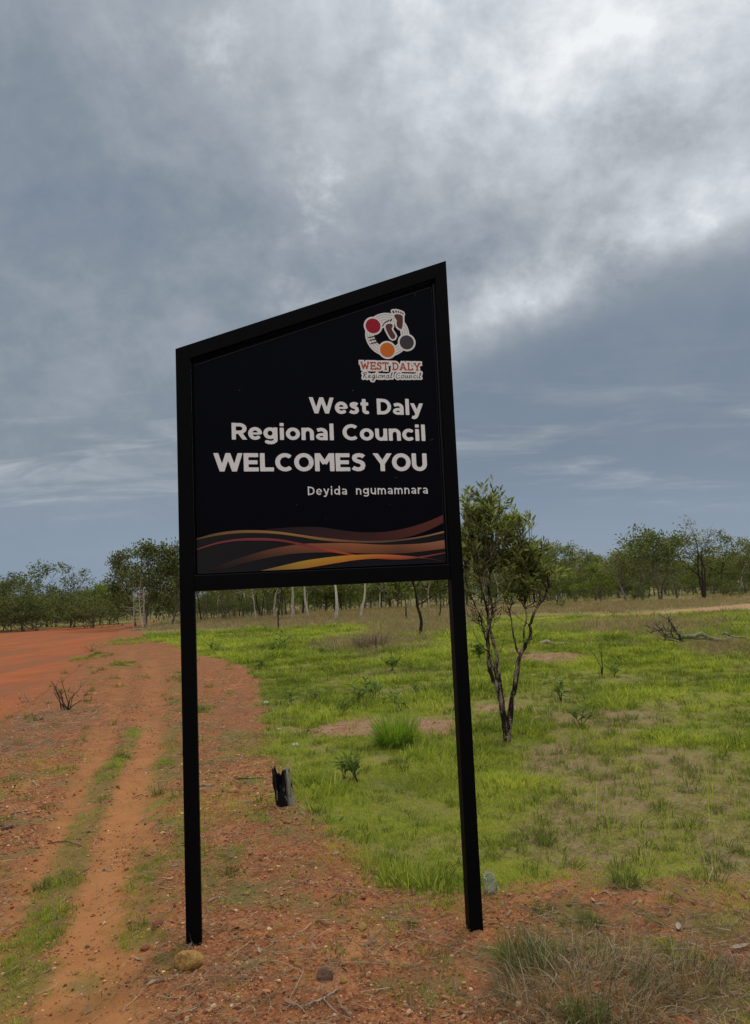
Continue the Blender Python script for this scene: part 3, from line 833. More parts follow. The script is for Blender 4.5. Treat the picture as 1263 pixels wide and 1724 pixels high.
def scatter_litter():
    x, y, D = sample_polar(66000, 2.5, 14, 31, 1.3)
    Z = zones(x, y)
    bl = at(326, 1583)
    cl = sstep(fbm(x, y, 1.9, 85) + 0.4 * fbm(x, y, 0.7, 86), 0.62, 0.95)
    right = sstep(x, 0.35, 0.8) * (1 - sstep(y, 3.7, 4.4))
    verge = (1 - sstep(seg_dist(np.stack([x, y], 1), GP([(20, 1260), (90, 1215), (160, 1170), (215, 1130)])), 0.2, 0.9))
    dens = (1 - Z['grass'] * 0.94) * (1 - 0.93 * Z['track']) * (1 - 0.93 * Z['road']) * np.clip(0.08 + 0.36 * cl + 0.85 * right + 0.7 * verge, 0, 1)
    dens = np.maximum(dens, 0.2 * Z['grass'] * Z['dry'] * (D < 7))
    dens = np.maximum(dens, 0.8 * np.exp(-(np.hypot(x - bl.x, y - bl.y) / 0.12) ** 2))
    k = (rng.uniform(0, 1, len(x)) < dens) & avoid_sign(x, y)
    x, y, D = x[k], y[k], D[k]; n = len(x)
    var = [stalk_mesh(300 + q, L, 0.0021, MAT['straw']) for q, L in enumerate((0.06, 0.09, 0.12, 0.16, 0.20))]
    s = rng.uniform(0.5, 1.2, n) * np.clip(0.75 + 0.06 * D, 0.9, 1.6)
    idx = np.minimum(4, (rng.uniform(0, 1, n) ** 2.4 * 5).astype(int))
    rot = np.stack([rng.normal(0, 0.18, n), rng.normal(0, 0.18, n), rng.uniform(0, 6.283, n)], 1)
    scatter('straw_litter', np.stack([x, y, gz_arr(x, y) + 0.006], 1), rot, np.repeat(s[:, None], 3, 1), idx, np.clip(rng.normal(0.45, 0.25, n), 0, 1), var)
    print('straw', n)
    # dead leaves
    x, y, D = sample_polar(10000, 2.5, 9, 31, 1.2)
    Z = zones(x, y)
    right = sstep(x, 0.5, 1.1) * (1 - sstep(y, 4.2, 5.2))
    cl = sstep(fbm(x, y, 2.3, 88), 0.5, 0.75)
    k = (rng.uniform(0, 1, len(x)) < (1 - 0.85 * Z['grass']) * (1 - 0.9 * Z['track']) * (1 - Z['road']) * (0.04 + 0.16 * cl + 0.55 * right * (0.3 + cl))) & avoid_sign(x, y)
    x, y = x[k], y[k]; n = len(x)
    var = []
    for q in range(5):
        V, Fc = leaf_shape(0.062, 0.012 + 0.003 * q, rng.uniform(-0.25, 0.35), rng.uniform(-0.3, 0.6))
        var.append(mesh_obj('l', V, Fc, MAT['litter'], col=None))
    rot = np.stack([rng.normal(0, 0.35, n), rng.normal(0, 0.25, n), rng.uniform(0, 6.283, n)], 1)
    s = rng.uniform(0.45, 1.1, n)
    scatter('leaf_litter', np.stack([x, y, gz_arr(x, y) + 0.007], 1), rot, np.repeat(s[:, None], 3, 1), rng.integers(0, 5, n), np.clip(rng.normal(0.5, 0.25, n), 0, 1), var)
    print('leaves', n)
scatter_litter()


# ================================================================== THE SIGN
SX0, SY0, SPHI = -0.9281, 3.7062, 0.1717
SW = 1.3744
sign = empty('welcome_sign', (SX0, SY0, 0), SPHI, 'tall black council welcome sign on two square posts with a slanted top', 'sign')

def prism(name, poly, b0, b1, mat, parent, bevel=0.0016):
    """poly: outline in the sign plane (s, z); extruded from b0 to b1"""
    bm = bmesh.new()
    n = len(poly)
    vf = [bm.verts.new((s, b0, z)) for s, z in poly]
    vb = [bm.verts.new((s, b1, z)) for s, z in poly]
    bm.faces.new(vf); bm.faces.new(vb[::-1])
    for i in range(n):
        bm.faces.new((vf[(i + 1) % n], vf[i], vb[i], vb[(i + 1) % n]))
    bmesh.ops.recalc_face_normals(bm, faces=bm.faces)
    if bevel:
        bmesh.ops.bevel(bm, geom=list(bm.edges), offset=bevel, segments=2, profile=0.6, affect='EDGES')
    me = bpy.data.meshes.new(name); bm.to_mesh(me); bm.free()
    me.materials.append(mat)
    o = bpy.data.objects.new(name, me); COL.objects.link(o); o.parent = parent
    return o

LW = 0.0685
cL_in = (0.0672, 2.7834); cR_in = (1.3125, 3.2199)
prism('post', [(0, -0.25), (LW, -0.25), (LW, 2.7840), (0, 2.8312)], 0.0, 0.072, MAT['frame'], sign)
prism('post', [(SW - 0.0665, -0.25), (SW, -0.25), (SW, 3.3155), (SW - 0.063, 3.2202)], 0.0, 0.072, MAT['frame'], sign)
prism('top_rail', [(0, 2.8312), (LW, 2.7840), (SW - 0.063, 3.2202), (SW, 3.3155)], 0.0, 0.072, MAT['frame'], sign)
prism('bottom_rail', [(LW + 0.001, 1.6615), (SW - 0.068, 1.6675), (SW - 0.068, 1.7405), (LW + 0.001, 1.7335)], 0.001, 0.071, MAT['frame'], sign)
prism('back_sheet', [(LW + 0.001, 1.737), (SW - 0.068, 1.743), (SW - 0.068, 3.216), (LW + 0.001, 2.783)], 0.040, 0.046, MAT['frame'], sign, 0.0)
PB = 0.020
ppoly = [(0.0800, 1.7415), (1.2915, 1.7515), (1.2955, 3.1845), (0.0812, 2.7565)]
panel = prism('panel', ppoly, PB, PB + 0.019, MAT['panel'], sign, 0.0025)
def strip_along(a, b_, w):
    a = np.array(a); b_ = np.array(b_); d = (b_ - a) / np.linalg.norm(b_ - a); n = np.array([-d[1], d[0]])
    return [tuple(a), tuple(b_), tuple(b_ + n * w), tuple(a + n * w)]
prism('edge_trim', strip_along((1.2900, 3.1790), (0.0860, 2.7555), 0.0028), PB - 0.0025, PB - 0.0004, MAT['vinyl_edge'], panel, 0.0)
prism('edge_trim', strip_along((0.0850, 1.7430), (1.2880, 1.7530), 0.0020), PB - 0.0025, PB - 0.0004, MAT['vinyl_edge'], panel, 0.0)
prism('edge_trim', strip_along((1.2925, 1.76), (1.2937, 3.172), 0.0015), PB - 0.0025, PB - 0.0004, MAT['vinyl_edge'], panel, 0.0)
prism('bottom_rail_lip', strip_along((LW + 0.002, 1.7336), (SW - 0.069, 1.7406), 0.0022), 0.0012, 0.006, MAT['vinyl_edge'], sign, 0.0)

# ---- lettering: stroke skeletons -> distance field -> filled outline
def arc(cx, cy, rx, ry, a0, a1, n=20):
    a = np.radians(np.linspace(a0, a1, n))
    return [(cx + rx * math.cos(t), cy + ry * math.sin(t)) for t in a]

XH = 0.375
GLY = {
 'W': (1.30, [[(.10, 1.0), (.37, .02)], [(.37, .02), (.65, .99)], [(.65, .99), (.93, .02)], [(.93, .02), (1.20, 1.0)]], 0, 1),
 'E': (.69, [[(.11, 0), (.11, 1)], [(.11, .89), (.67, .89)], [(.11, .5), (.63, .5)], [(.11, .11), (.68, .11)]], 0, 1),
 'L': (.64, [[(.11, 0), (.11, 1)], [(.11, .11), (.63, .11)]], 0, 1),
 'C': (.82, [arc(.46, .5, .35, .395, 47, 313)], -.01, 1.01),
 'O': (.91, [arc(.455, .5, .345, .395, 0, 360, 36)], -.01, 1.01),
 'M': (.92, [[(.11, 0), (.11, 1)], [(.81, 0), (.81, 1)], [(.13, 1.0), (.46, .42)], [(.46, .42), (.79, 1.0)]], 0, 1),
 'S': (.68, [[(.60, .80), (.52, .87), (.40, .895), (.27, .885), (.17, .83), (.145, .73), (.18, .63), (.28, .565), (.42, .52), (.525, .44), (.555, .32), (.51, .18), (.41, .115), (.28, .105), (.16, .14), (.07, .21)]], -.01, 1.01),
 'Y': (.80, [[(.06, 1.0), (.40, .42)], [(.74, 1.0), (.40, .42)], [(.40, .46), (.40, 0)]], 0, 1),
 'U': (.74, [[(.11, 1)] + arc(.37, .40, .26, .295, 180, 360) + [(.63, 1)]], -.01, 1),
 'D': (.79, [[(.11, 0), (.11, 1)], [(.11, .89)] + arc(.33, .5, .35, .39, 90, -90) + [(.11, .11)]], 0, 1),
 'R': (.75, [[(.11, 0), (.11, 1)], [(.11, .89)] + arc(.40, .665, .235, .225, 90, -90) + [(.11, .44)], [(.38, .44), (.66, -.03)]], 0, 1),
 'e': (.68, [arc(.34, XH, .24, .285, -3, 318, 30), (.62, [(.12, XH - .005), (.57, XH - .005)])], -.01, .76),
 's': (.56, [[(.47, .59), (.38, .64), (.27, .655), (.17, .62), (.15, .54), (.21, .465), (.33, .415), (.42, .345), (.44, .22), (.38, .125), (.27, .095), (.16, .115), (.06, .18)]], -.01, .76),
 't': (.47, [[(.20, .95)] + arc(.33, .235, .13, .13, 180, 285, 10) + [(.44, .125)], [(.02, .645), (.43, .645)]], -.01, .95),
 'a': (.63, [[(.09, .60)] + arc(.29, .44, .22, .215, 118, 0, 14) + [(.51, 0)], (.85, arc(.30, .215, .19, .13, 0, 360, 28))], -.01, .76),
 'l': (.26, [[(.13, 0), (.13, 1.02)]], 0, 1.02),
 'i': (.26, [[(.13, 0), (.13, .735)], [(.13, .83), (.13, 1.03)]], 0, 1.02),
 'y': (.66, [[(.08, .76), (.34, .06)], [(.58, .76), (.30, -.04), (.24, -.13), (.16, -.16), (.05, -.125)]], -.28, .745),
 'g': (.73, [arc(.335, .40, .225, .255, 0, 360, 30), [(.60, .745)] + arc(.35, .0, .25, .165, 0, -145, 16)], -.28, .745),
 'o': (.72, [arc(.36, XH, .25, .275, 0, 360, 32)], -.01, .76),
 'n': (.65, [[(.11, 0), (.11, .745)], [(.11, .40)] + arc(.325, .42, .205, .235, 178, 0, 16) + [(.53, 0)]], 0, .76),
 'u': (.65, [[(.12, .745)] + arc(.32, .325, .20, .235, 180, 362, 16), [(.54, .745), (.54, 0)]], -.01, .745),
 'c': (.60, [arc(.35, XH, .245, .275, 48, 312, 24)], -.01, .76),
 'd': (.72, [arc(.335, XH, .225, .27, 0, 360, 30), [(.60, 0), (.60, 1.02)]], -.01, 1.02),
 'm': (1.0, [[(.11, 0), (.11, .745)], [(.11, .40)] + arc(.30, .43, .18, .225, 178, 0, 14) + [(.48, 0)], [(.49, .40)] + arc(.68, .43, .19, .225, 178, 0, 14) + [(.87, 0)]], 0, .76),
 'r': (.46, [[(.11, 0), (.11, .745)], [(.11, .36)] + arc(.33, .40, .21, .25, 175, 88, 10) + [(.44, .65)]], 0, .76),
 ' ': (.30, [], 0, 1),
}
SERIF = {  # slab-serif capitals of the emblem
 'W': (1.16, [[(.13, .93), (.35, .04)], [(.35, .04), (.58, .80)], [(.58, .80), (.81, .04)], [(.81, .04), (1.03, .93)], [(.0, .94), (.28, .94)], [(.88, .94), (1.16, .94)]], 0, 1),
 'E': (.80, [[(.16, 0), (.16, 1)], [(.02, .94), (.72, .94)], [(.16, .5), (.58, .5)], [(.02, .06), (.76, .06)], [(.70, 1), (.70, .74)], [(.74, 0), (.74, .28)], [(.58, .36), (.58, .64)]], 0, 1),
 'S': (.68, [[(.56, .76), (.52, .86), (.40, .93), (.26, .92), (.15, .84), (.13, .72), (.20, .60), (.34, .53), (.48, .45), (.55, .32), (.51, .16), (.40, .07), (.25, .065), (.13, .14), (.08, .26)], [(.57, 1), (.57, .70)], [(.07, 0), (.07, .30)]], 0, 1),
 'T': (.82, [[(.41, 0), (.41, 1)], [(.02, .94), (.80, .94)], [(.24, .06), (.58, .06)], [(.07, 1), (.07, .72)], [(.75, 1), (.75, .72)]], 0, 1),
 'D': (.88, [[(.18, 0), (.18, 1)], [(.02, .94)] + arc(.40, .5, .38, .44, 90, -90) + [(.02, .06)]], 0, 1),
 'A': (.98, [[(.16, .04), (.48, .97)], [(.50, .97), (.82, .04)], [(.28, .30), (.70, .30)], [(.0, .06), (.32, .06)], [(.66, .06), (.98, .06)]], 0, 1),
 'L': (.76, [[(.18, 0), (.18, 1)], [(.02, .94), (.36, .94)], [(.02, .06), (.72, .06)], [(.69, 0), (.69, .32)]], 0, 1),
 'Y': (.94, [[(.14, .94), (.47, .46)], [(.80, .94), (.47, .46)], [(.47, .46), (.47, 0)], [(.0, .94), (.32, .94)], [(.62, .94), (.94, .94)], [(.30, .06), (.64, .06)]], 0, 1),
 ' ': (.28, [], 0, 1),
}
HAND = {  # hand-written minuscules, one pen width
 'R': (.80, [[(.20, .0), (.26, .98)], [(.06, .80), (.20, .96), (.45, 1.02), (.62, .88), (.52, .66), (.24, .52)], [(.26, .52), (.50, .20), (.76, -.04)]], -9, 9),
 'C': (.85, [[(.74, .84), (.62, .98), (.42, .94), (.20, .68), (.13, .36), (.24, .10), (.46, .0), (.80, .14)]], -9, 9),
 'e': (.56, [[(.08, .26), (.34, .32), (.42, .46), (.30, .58), (.14, .46), (.10, .22), (.24, .04), (.56, .14)]], -9, 9),
 'g': (.58, [[(.44, .52), (.24, .58), (.10, .36), (.16, .10), (.34, .12), (.46, .50), (.44, -.10), (.30, -.42), (.10, -.36), (.28, -.10), (.58, .14)]], -9, 9),
 'i': (.30, [[(.10, .56), (.12, .12), (.30, .08)], [(.12, .80), (.14, .84)]], -9, 9),
 'o': (.56, [arc(.28, .29, .20, .28, 0, 360, 16), [(.44, .50), (.56, .44)]], -9, 9),
 'n': (.60, [[(.08, .56), (.10, .02), (.26, .50), (.40, .54), (.44, .10), (.60, .08)]], -9, 9),
 'a': (.58, [arc(.24, .28, .17, .27, 60, 400, 16), [(.42, .56), (.42, .12), (.58, .08)]], -9, 9),
 'l': (.36, [[(.06, .10), (.26, .70), (.28, 1.04), (.14, .90), (.14, .12), (.36, .08)]], -9, 9),
 'u': (.60, [[(.08, .56), (.10, .12), (.24, .02), (.42, .50)], [(.42, .56), (.44, .10), (.60, .08)]], -9, 9),
 'c': (.50, [[(.42, .50), (.24, .58), (.10, .34), (.18, .06), (.50, .12)]], -9, 9),
 ' ': (.34, [], -9, 9),
}

def seg_field(X, Y, a, b_, w, ba, bb):
    a = np.array(a, float); b_ = np.array(b_, float); d = b_ - a; L = np.linalg.norm(d) + 1e-12; d /= L
    t = (X - a[0]) * d[0] + (Y - a[1]) * d[1]; q = np.abs(-(X - a[0]) * d[1] + (Y - a[1]) * d[0])
    o0 = np.maximum(-t, 0); o1 = np.maximum(t - L, 0)
    rd = np.hypot(q, o0 + o1) - w
    if ba: rd = np.where(t < 0, np.maximum(q - w, -t), rd)
    if bb: rd = np.where(t > L, np.maximum(q - w, t - L), rd)
    if ba: rd = np.where((t >= 0) & (t <= L), np.maximum(rd, -t), rd)
    if bb: rd = np.where((t >= 0) & (t <= L), np.maximum(rd, t - L), rd)
    return rd

def line_field(pl, X, Y, w, butt=True):
    f = np.full(X.shape, 1e3); n = len(pl)
    closed = np.hypot(pl[0][0] - pl[-1][0], pl[0][1] - pl[-1][1]) < 1e-6 and n > 3
    for i in range(n - 1):
        f = np.minimum(f, seg_field(X, Y, pl[i], pl[i + 1], w, butt and i == 0 and not closed, butt and i == n - 2 and not closed))
    return f

def fill_mesh(F, xs, ys, out, tf):
    """marching squares fill of F < 0, full cells merged along rows"""
    V, Fc = out
    cache = {}
    def pt(x, y):
        k = (round(x, 7), round(y, 7))
        if k not in cache:
            cache[k] = len(V); V.append(tf(x, y))
        return cache[k]
    ny, nx = F.shape
    ins = F < 0
    cnt = ins[:-1, :-1].astype(int) + ins[1:, :-1] + ins[:-1, 1:] + ins[1:, 1:]
    for j in range(ny - 1):
        row = cnt[j]
        if not row.any(): continue
        i = 0
        while i < nx - 1:
            c = row[i]
            if c == 4:
                k = i
                while k < nx - 1 and row[k] == 4: k += 1
                Fc.append((pt(xs[i], ys[j]), pt(xs[k], ys[j]), pt(xs[k], ys[j + 1]), pt(xs[i], ys[j + 1])))
                i = k; continue
            if c > 0:
                cs = [(i, j), (i + 1, j), (i + 1, j + 1), (i, j + 1)]
                pl = []
                for q in range(4):
                    (a, b_), (c2, d2) = cs[q], cs[(q + 1) % 4]
                    fa, fb = F[b_, a], F[d2, c2]
                    if fa < 0: pl.append(pt(xs[a], ys[b_]))
                    if (fa < 0) != (fb < 0):
                        t = fa / (fa - fb)
                        pl.append(pt(xs[a] + t * (xs[c2] - xs[a]), ys[b_] + t * (ys[d2] - ys[b_])))
                pl = [p for q, p in enumerate(pl) if p != pl[q - 1]]
                if len(pl) >= 3: Fc.append(tuple(pl))
            i += 1

def layout(text, font, track=0.075):
    x = 0; out = []
    for ch in text:
        g = font[ch]
        out.append((ch, x)); x += g[0] + track
    return out, x - track

def text_mesh(name, text, font, s0, s1, base, cap, w, mat, off, parent, track=0.056, step=1 / 34):
    """base: function s -> z of the baseline"""
    lay, total = layout(text, font, track)
    kx = (s1 - s0) / total
    V, Fc = [], []
    for ch, x0 in lay + [(' ', total)]:
        if ch == ' ':
            if V: mesh_obj(name, V, Fc, mat, parent)
            V, Fc = [], []
            continue
        gw, strokes, y0, y1 = font[ch]
        if not strokes: continue
        y0_, y1_ = max(y0, -.6), min(y1, 1.2)
        xs = np.arange(-.12, gw + .12, step); ys = np.arange(y0_ - .1, y1_ + .1, step)
        X, Y = np.meshgrid(xs, ys)
        F_ = np.full(X.shape, 1e3)
        for pl in strokes:
            ww = w
            if isinstance(pl, tuple): ww, pl = w * pl[0], pl[1]
            # open ends at the clip lines run past them, so they end flat
            F_ = np.minimum(F_, line_field(ext(pl, y0, y1, w), X, Y, ww))
        if y0 > -5: F_ = np.maximum(F_, np.maximum(Y - y1, y0 - Y))
        fill_mesh(F_, xs, ys, (V, Fc), lambda x, y: (s0 + (x0 + x) * kx, PB - off, base(s0 + (x0 + x) * kx) + y * cap))

def ext(pl, y0, y1, w):
    """lengthen diagonal strokes that end on the cap line or the baseline"""
    if y0 < -5: return pl
    pl = [np.array(p, float) for p in pl]
    for a, b_ in ((0, 1), (-1, -2)):
        d = pl[a] - pl[b_]; L = np.linalg.norm(d)
        if L > 0.2 and abs(d[0]) > 0.08 * L and abs(d[1]) > 0.3 * L and (pl[a][1] > y1 - .03 or pl[a][1] < y0 + .06):
            pl[a] = pl[a] + d / L * 0.2
    return pl

bl_ = lambda s0, z0, k: (lambda s: z0 + k * (s - s0))
text_mesh('heading_lettering', 'West Daly', GLY, 0.638, 1.2147, bl_(.6705, 2.5142, -.0219), 0.0815, 0.100, MAT['white_vinyl'], 0.0012, panel)
text_mesh('heading_lettering', 'Regional Council', GLY, 0.2564, 1.2233, bl_(.268, 2.3866, -.0178), 0.0825, 0.100, MAT['white_vinyl'], 0.0012, panel)
text_mesh('welcome_lettering', 'WELCOMES YOU', GLY, 0.1682, 1.2218, bl_(.1951, 2.2309, -.0147), 0.0898, 0.108, MAT['white_vinyl'], 0.0012, panel)
text_mesh('language_lettering', 'Deyida  ngumamnara', GLY, 0.6149, 1.2206, bl_(.6306, 2.106, -.0098), 0.0432, 0.066, MAT['white_vinyl'], 0.0012, panel, 0.10)

# ---- printed ribbons
def ribbon(name, top, bot, c0, c1, off, ct=None):
    top = np.array(top); bot = np.array(bot)
    n = 60
    t = np.linspace(0, 1, n)
    def rs(P):
        s = np.linspace(P[0, 0], P[-1, 0], n)
        # smooth interpolation through the traced points
        x, y = P[:, 0], P[:, 1]
        m = np.gradient(y, x)
        i = np.clip(np.searchsorted(x, s) - 1, 0, len(x) - 2)
        h = x[i + 1] - x[i]; u = (s - x[i]) / h
        return s, (2 * u**3 - 3 * u**2 + 1) * y[i] + (u**3 - 2 * u**2 + u) * h * m[i] + (-2 * u**3 + 3 * u**2) * y[i + 1] + (u**3 - u**2) * h * m[i + 1]
    sa, za = rs(top); sb, zb = rs(bot)
    V = []; Fc = []; cols = []
    K = 4
    for i in range(n):
        for k in range(K):
            f = k / (K - 1)
            V.append((sa[i] * (1 - f) + sb[i] * f, PB - off, za[i] * (1 - f) + zb[i] * f))
            c = np.array([np.interp(t[i], [q[0] for q in c0], [q[1][ch] for q in c0]) for ch in range(3)])
            c2 = np.array([np.interp(t[i], [q[0] for q in c1], [q[1][ch] for q in c1]) for ch in range(3)])
            cols.append(list(c * (1 - f) + c2 * f) + [1.0])
    for i in range(n - 1):
        for k in range(K - 1):
            q = i * K + k
            Fc.append((q, q + 1, q + K + 1, q + K))
    o = mesh_obj(name, V, Fc, MAT['ribbon'], panel)
    a = o.data.color_attributes.new('ink', 'FLOAT_COLOR', 'POINT')
    a.data.foreach_set('color', np.array(cols, np.float32).ravel())
    return o

tan_t = [[0.0812, 1.9108], [0.1709, 1.9327], [0.2586, 1.9424], [0.3616, 1.9419], [0.4653, 1.9323], [0.5646, 1.9157], [0.6647, 1.8984], [0.7723, 1.8839], [0.8744, 1.8745], [0.9777, 1.8723], [1.0823, 1.8777], [1.1883, 1.8898], [1.2905, 1.91]]
tan_b = [[0.0812, 1.9044], [0.1706, 1.9203], [0.2583, 1.929], [0.3612, 1.9284], [0.4649, 1.9202], [0.5642, 1.9041], [0.6642, 1.8848], [0.7719, 1.8722], [0.874, 1.8654], [0.9773, 1.862], [1.0819, 1.8689], [1.1879, 1.8821], [1.2905, 1.9011]]
pink_t = [[0.0812, 1.8616], [0.1699, 1.8882], [0.2576, 1.9017], [0.3606, 1.9044], [0.4642, 1.8962], [0.5632, 1.8754], [0.6694, 1.8493], [0.7448, 1.8316], [0.8205, 1.8113], [0.8968, 1.7974], [0.9738, 1.7871], [1.0775, 1.7793], [1.1831, 1.7894], [1.2905, 1.8035]]
pink_b = [[0.0812, 1.8552], [0.1697, 1.8798], [0.2574, 1.8918], [0.3602, 1.892], [0.4638, 1.8852], [0.5629, 1.8654], [0.6689, 1.8352], [0.7443, 1.819], [0.8202, 1.8047], [0.8965, 1.7898], [0.9735, 1.7809], [1.0773, 1.7752], [1.1827, 1.7827], [1.2905, 1.7984]]
br_t = [[0.1333, 1.7591], [0.216, 1.7904], [0.3092, 1.8191], [0.4131, 1.8454], [0.5128, 1.862], [0.5881, 1.8691], [0.6702, 1.8684], [0.7717, 1.8672], [0.8738, 1.8603], [0.9768, 1.8518], [1.081, 1.8499], [1.1864, 1.8527], [1.2905, 1.8648]]
br_b = [[0.1332, 1.7517], [0.2154, 1.7633], [0.3083, 1.787], [0.412, 1.807], [0.5115, 1.8205], [0.5865, 1.8244], [0.6685, 1.8241], [0.7698, 1.8206], [0.8718, 1.813], [0.9748, 1.8074], [1.0788, 1.8059], [1.1843, 1.813], [1.2905, 1.8222]]
go_t = [[0.3806, 1.7475], [0.485, 1.7681], [0.5852, 1.7869], [0.6675, 1.7964], [0.7437, 1.8028], [0.8458, 1.8063], [0.9643, 1.8047], [1.0679, 1.796], [1.1564, 1.7842], [1.2874, 1.7595]]
go_b = [[0.3805, 1.7460], [0.4839, 1.7468], [0.5837, 1.7495], [0.6661, 1.7598], [0.7424, 1.7696], [0.8448, 1.781], [0.9633, 1.7844], [1.067, 1.7786], [1.1562, 1.7795], [1.2873, 1.7583]]
ma_t = [[0.4062, 1.9451], [0.4907, 1.9496], [0.5909, 1.9512], [0.6731, 1.9473], [0.7488, 1.9339], [0.8506, 1.9186], [0.9278, 1.9143], [1.032, 1.9194], [1.138, 1.9395], [1.2187, 1.9631], [1.2905, 1.9915]]
ma_b = [[0.4061, 1.9420], [0.4901, 1.9295], [0.5897, 1.9149], [0.6713, 1.8987], [0.747, 1.8872], [0.8489, 1.8774], [0.926, 1.8739], [1.03, 1.8757], [1.1357, 1.893], [1.2163, 1.919], [1.2905, 1.9515]]
low = [(p[0], 1.7440 + 0.01 * (p[0] - .08) / 1.21) for p in tan_b]
ribbon('dark_band', tan_b, low, [(0, (.013, .0125, .0135)), (.6, (.009, .009, .0105)), (1, (.008, .0065, .007))], [(0, (.014, .014, .0155)), (.5, (.006, .006, .0085)), (1, (.005, .005, .008))], 0.0008)
ribbon('maroon_ribbon', ma_t, ma_b, [(0, (.012, .008, .009)), (.3, (.030, .015, .016)), (.6, (.050, .018, .015)), (1, (.125, .034, .022))], [(0, (.02, .012, .013)), (.3, (.036, .017, .018)), (.6, (.055, .018, .016)), (1, (.105, .030, .022))], 0.0012)
ribbon('tan_ribbon', tan_t, tan_b, [(0, (.16, .095, .038)), (.35, (.40, .22, .075)), (.62, (.20, .105, .055)), (.8, (.13, .08, .05)), (1, (.42, .22, .11))], [(0, (.12, .07, .03)), (.35, (.30, .16, .05)), (.62, (.15, .08, .045)), (.8, (.10, .06, .04)), (1, (.30, .15, .08))], 0.0016)
ribbon('brown_ribbon', br_t, br_b, [(0, (.016, .012, .012)), (.15, (.055, .030, .022)), (.4, (.26, .095, .045)), (.6, (.34, .125, .05)), (.8, (.22, .088, .040)), (1, (.36, .15, .08))], [(0, (.010, .009, .010)), (.15, (.035, .020, .017)), (.4, (.13, .055, .035)), (.6, (.20, .072, .034)), (.8, (.10, .040, .024)), (1, (.26, .09, .045))], 0.0020)
ribbon('pink_ribbon', pink_t, pink_b, [(0, (.23, .055, .060)), (.3, (.26, .052, .058)), (.42, (.25, .045, .045)), (.55, (.46, .085, .030)), (.75, (.48, .085, .020)), (1, (.22, .060, .060))], [(0, (.20, .04, .045)), (.3, (.22, .04, .045)), (.42, (.20, .035, .035)), (.55, (.40, .06, .022)), (.75, (.40, .06, .016)), (1, (.18, .045, .045))], 0.0024)
ribbon('gold_ribbon', go_t, go_b, [(0, (.24, .16, .06)), (.25, (.50, .30, .040)), (.5, (.58, .26, .030)), (.7, (.56, .17, .055)), (.88, (.24, .085, .05)), (1, (.02, .015, .016))], [(0, (.20, .12, .045)), (.2, (.42, .215, .03)), (.45, (.52, .20, .022)), (.7, (.42, .085, .025)), (.88, (.20, .06, .04)), (1, (.016, .012, .014))], 0.0028)

# ---- small scuffs and fly specks on the print
def scuffs():
    V, Fc = [], []
    for s_, z_, l, w, a in ((1.205, 3.135, .020, .0022, 1.4), (.30, 2.63, .010, .003, .3), (.86, 2.63, .009, .004, .5), (1.253, 2.375, .022, .0026, .3), (1.06, 2.185, .012, .003, .2), (.80, 2.135, .006, .003, .4),
                            (.56, 2.06, .006, .004, 1.0), (.70, 1.99, .006, .003, .2), (.43, 2.285, .004, .004, 0), (.63, 2.255, .005, .005, .3), (1.02, 2.05, .005, .003, .8), (.92, 2.76, .004, .004, .2)):
        d = np.array([math.cos(a), math.sin(a)]) * l / 2; n = np.array([-math.sin(a), math.cos(a)]) * w / 2
        b0 = len(V)
        for q in (-d - n, d * .6 - n * .8, d, d * .5 + n, -d * .8 + n * .7): V.append((s_ + q[0], PB - .0032, z_ + q[1]))
        Fc.append(tuple(range(b0, b0 + 5)))
    set_props(mesh_obj('scuff_marks', V, Fc, MAT['scuff'], panel), kind='stuff')
MAT['scuff'] = flat('scuff', (0.055, 0.055, 0.058))
scuffs()

# ---- emblem
def layer(name, fn, mat, off, box, step=0.0011, parent=None):
    xs = np.arange(box[0], box[2], step); ys = np.arange(box[1], box[3], step)
    X, Y = np.meshgrid(xs, ys)
    V, Fc = [], []
    fill_mesh(fn(X, Y), xs, ys, (V, Fc), lambda x, y: (x, PB - off, y))
    return mesh_obj(name, V, Fc, mat, parent or panel)

foot1 = [[1.0902, 3.0254], [1.1024, 3.0301], [1.123, 3.0284], [1.1346, 3.0192], [1.1338, 2.9895], [1.1302, 2.9651], [1.1244, 2.9511], [1.1142, 2.9545], [1.1043, 2.963], [1.0999, 2.9786], [1.1025, 2.996], [1.0978, 3.0064], [1.0907, 3.015]]
foot2 = [[1.0412, 2.9673], [1.0519, 2.9772], [1.0691, 2.9798], [1.0792, 2.9755], [1.0787, 2.9644], [1.0731, 2.9539], [1.0775, 2.9401], [1.0855, 2.928], [1.0917, 2.9143], [1.086, 2.9021], [1.0756, 2.8985], [1.0656, 2.9053], [1.0546, 2.9259], [1.0454, 2.9466]]
toes = [[[1.0865, 3.0417], .0042], [[1.1007, 3.0441], .0032], [[1.1137, 3.0429], .0028], [[1.1259, 3.0389], .0026], [[1.136, 3.0339], .0024],
        [[1.0713, 2.9972], .0040], [[1.0572, 2.9946], .0032], [[1.0452, 2.9882], .0028], [[1.0353, 2.9797], .0026], [[1.029, 2.9695], .0024]]
bars = [[[0.9517, 2.9046], [0.9859, 2.9119]], [[0.9578, 2.8902], [0.992, 2.8975]], [[0.9639, 2.8738], [0.9981, 2.8821]]]
discs = {'logo_red': (0.978, 2.9663, .0385), 'logo_orange': (1.0460, 2.8412, .0375), 'logo_grey': (1.1485, 2.882, .0368)}
RC = (1.050, 2.922)
fpoly = lambda P: (lambda X, Y: -poly_sd(np.stack([X.ravel(), Y.ravel()], 1), np.array(P)).reshape(X.shape))
fdisc = lambda c: (lambda X, Y: np.hypot(X - c[0], Y - c[1]) - c[2])
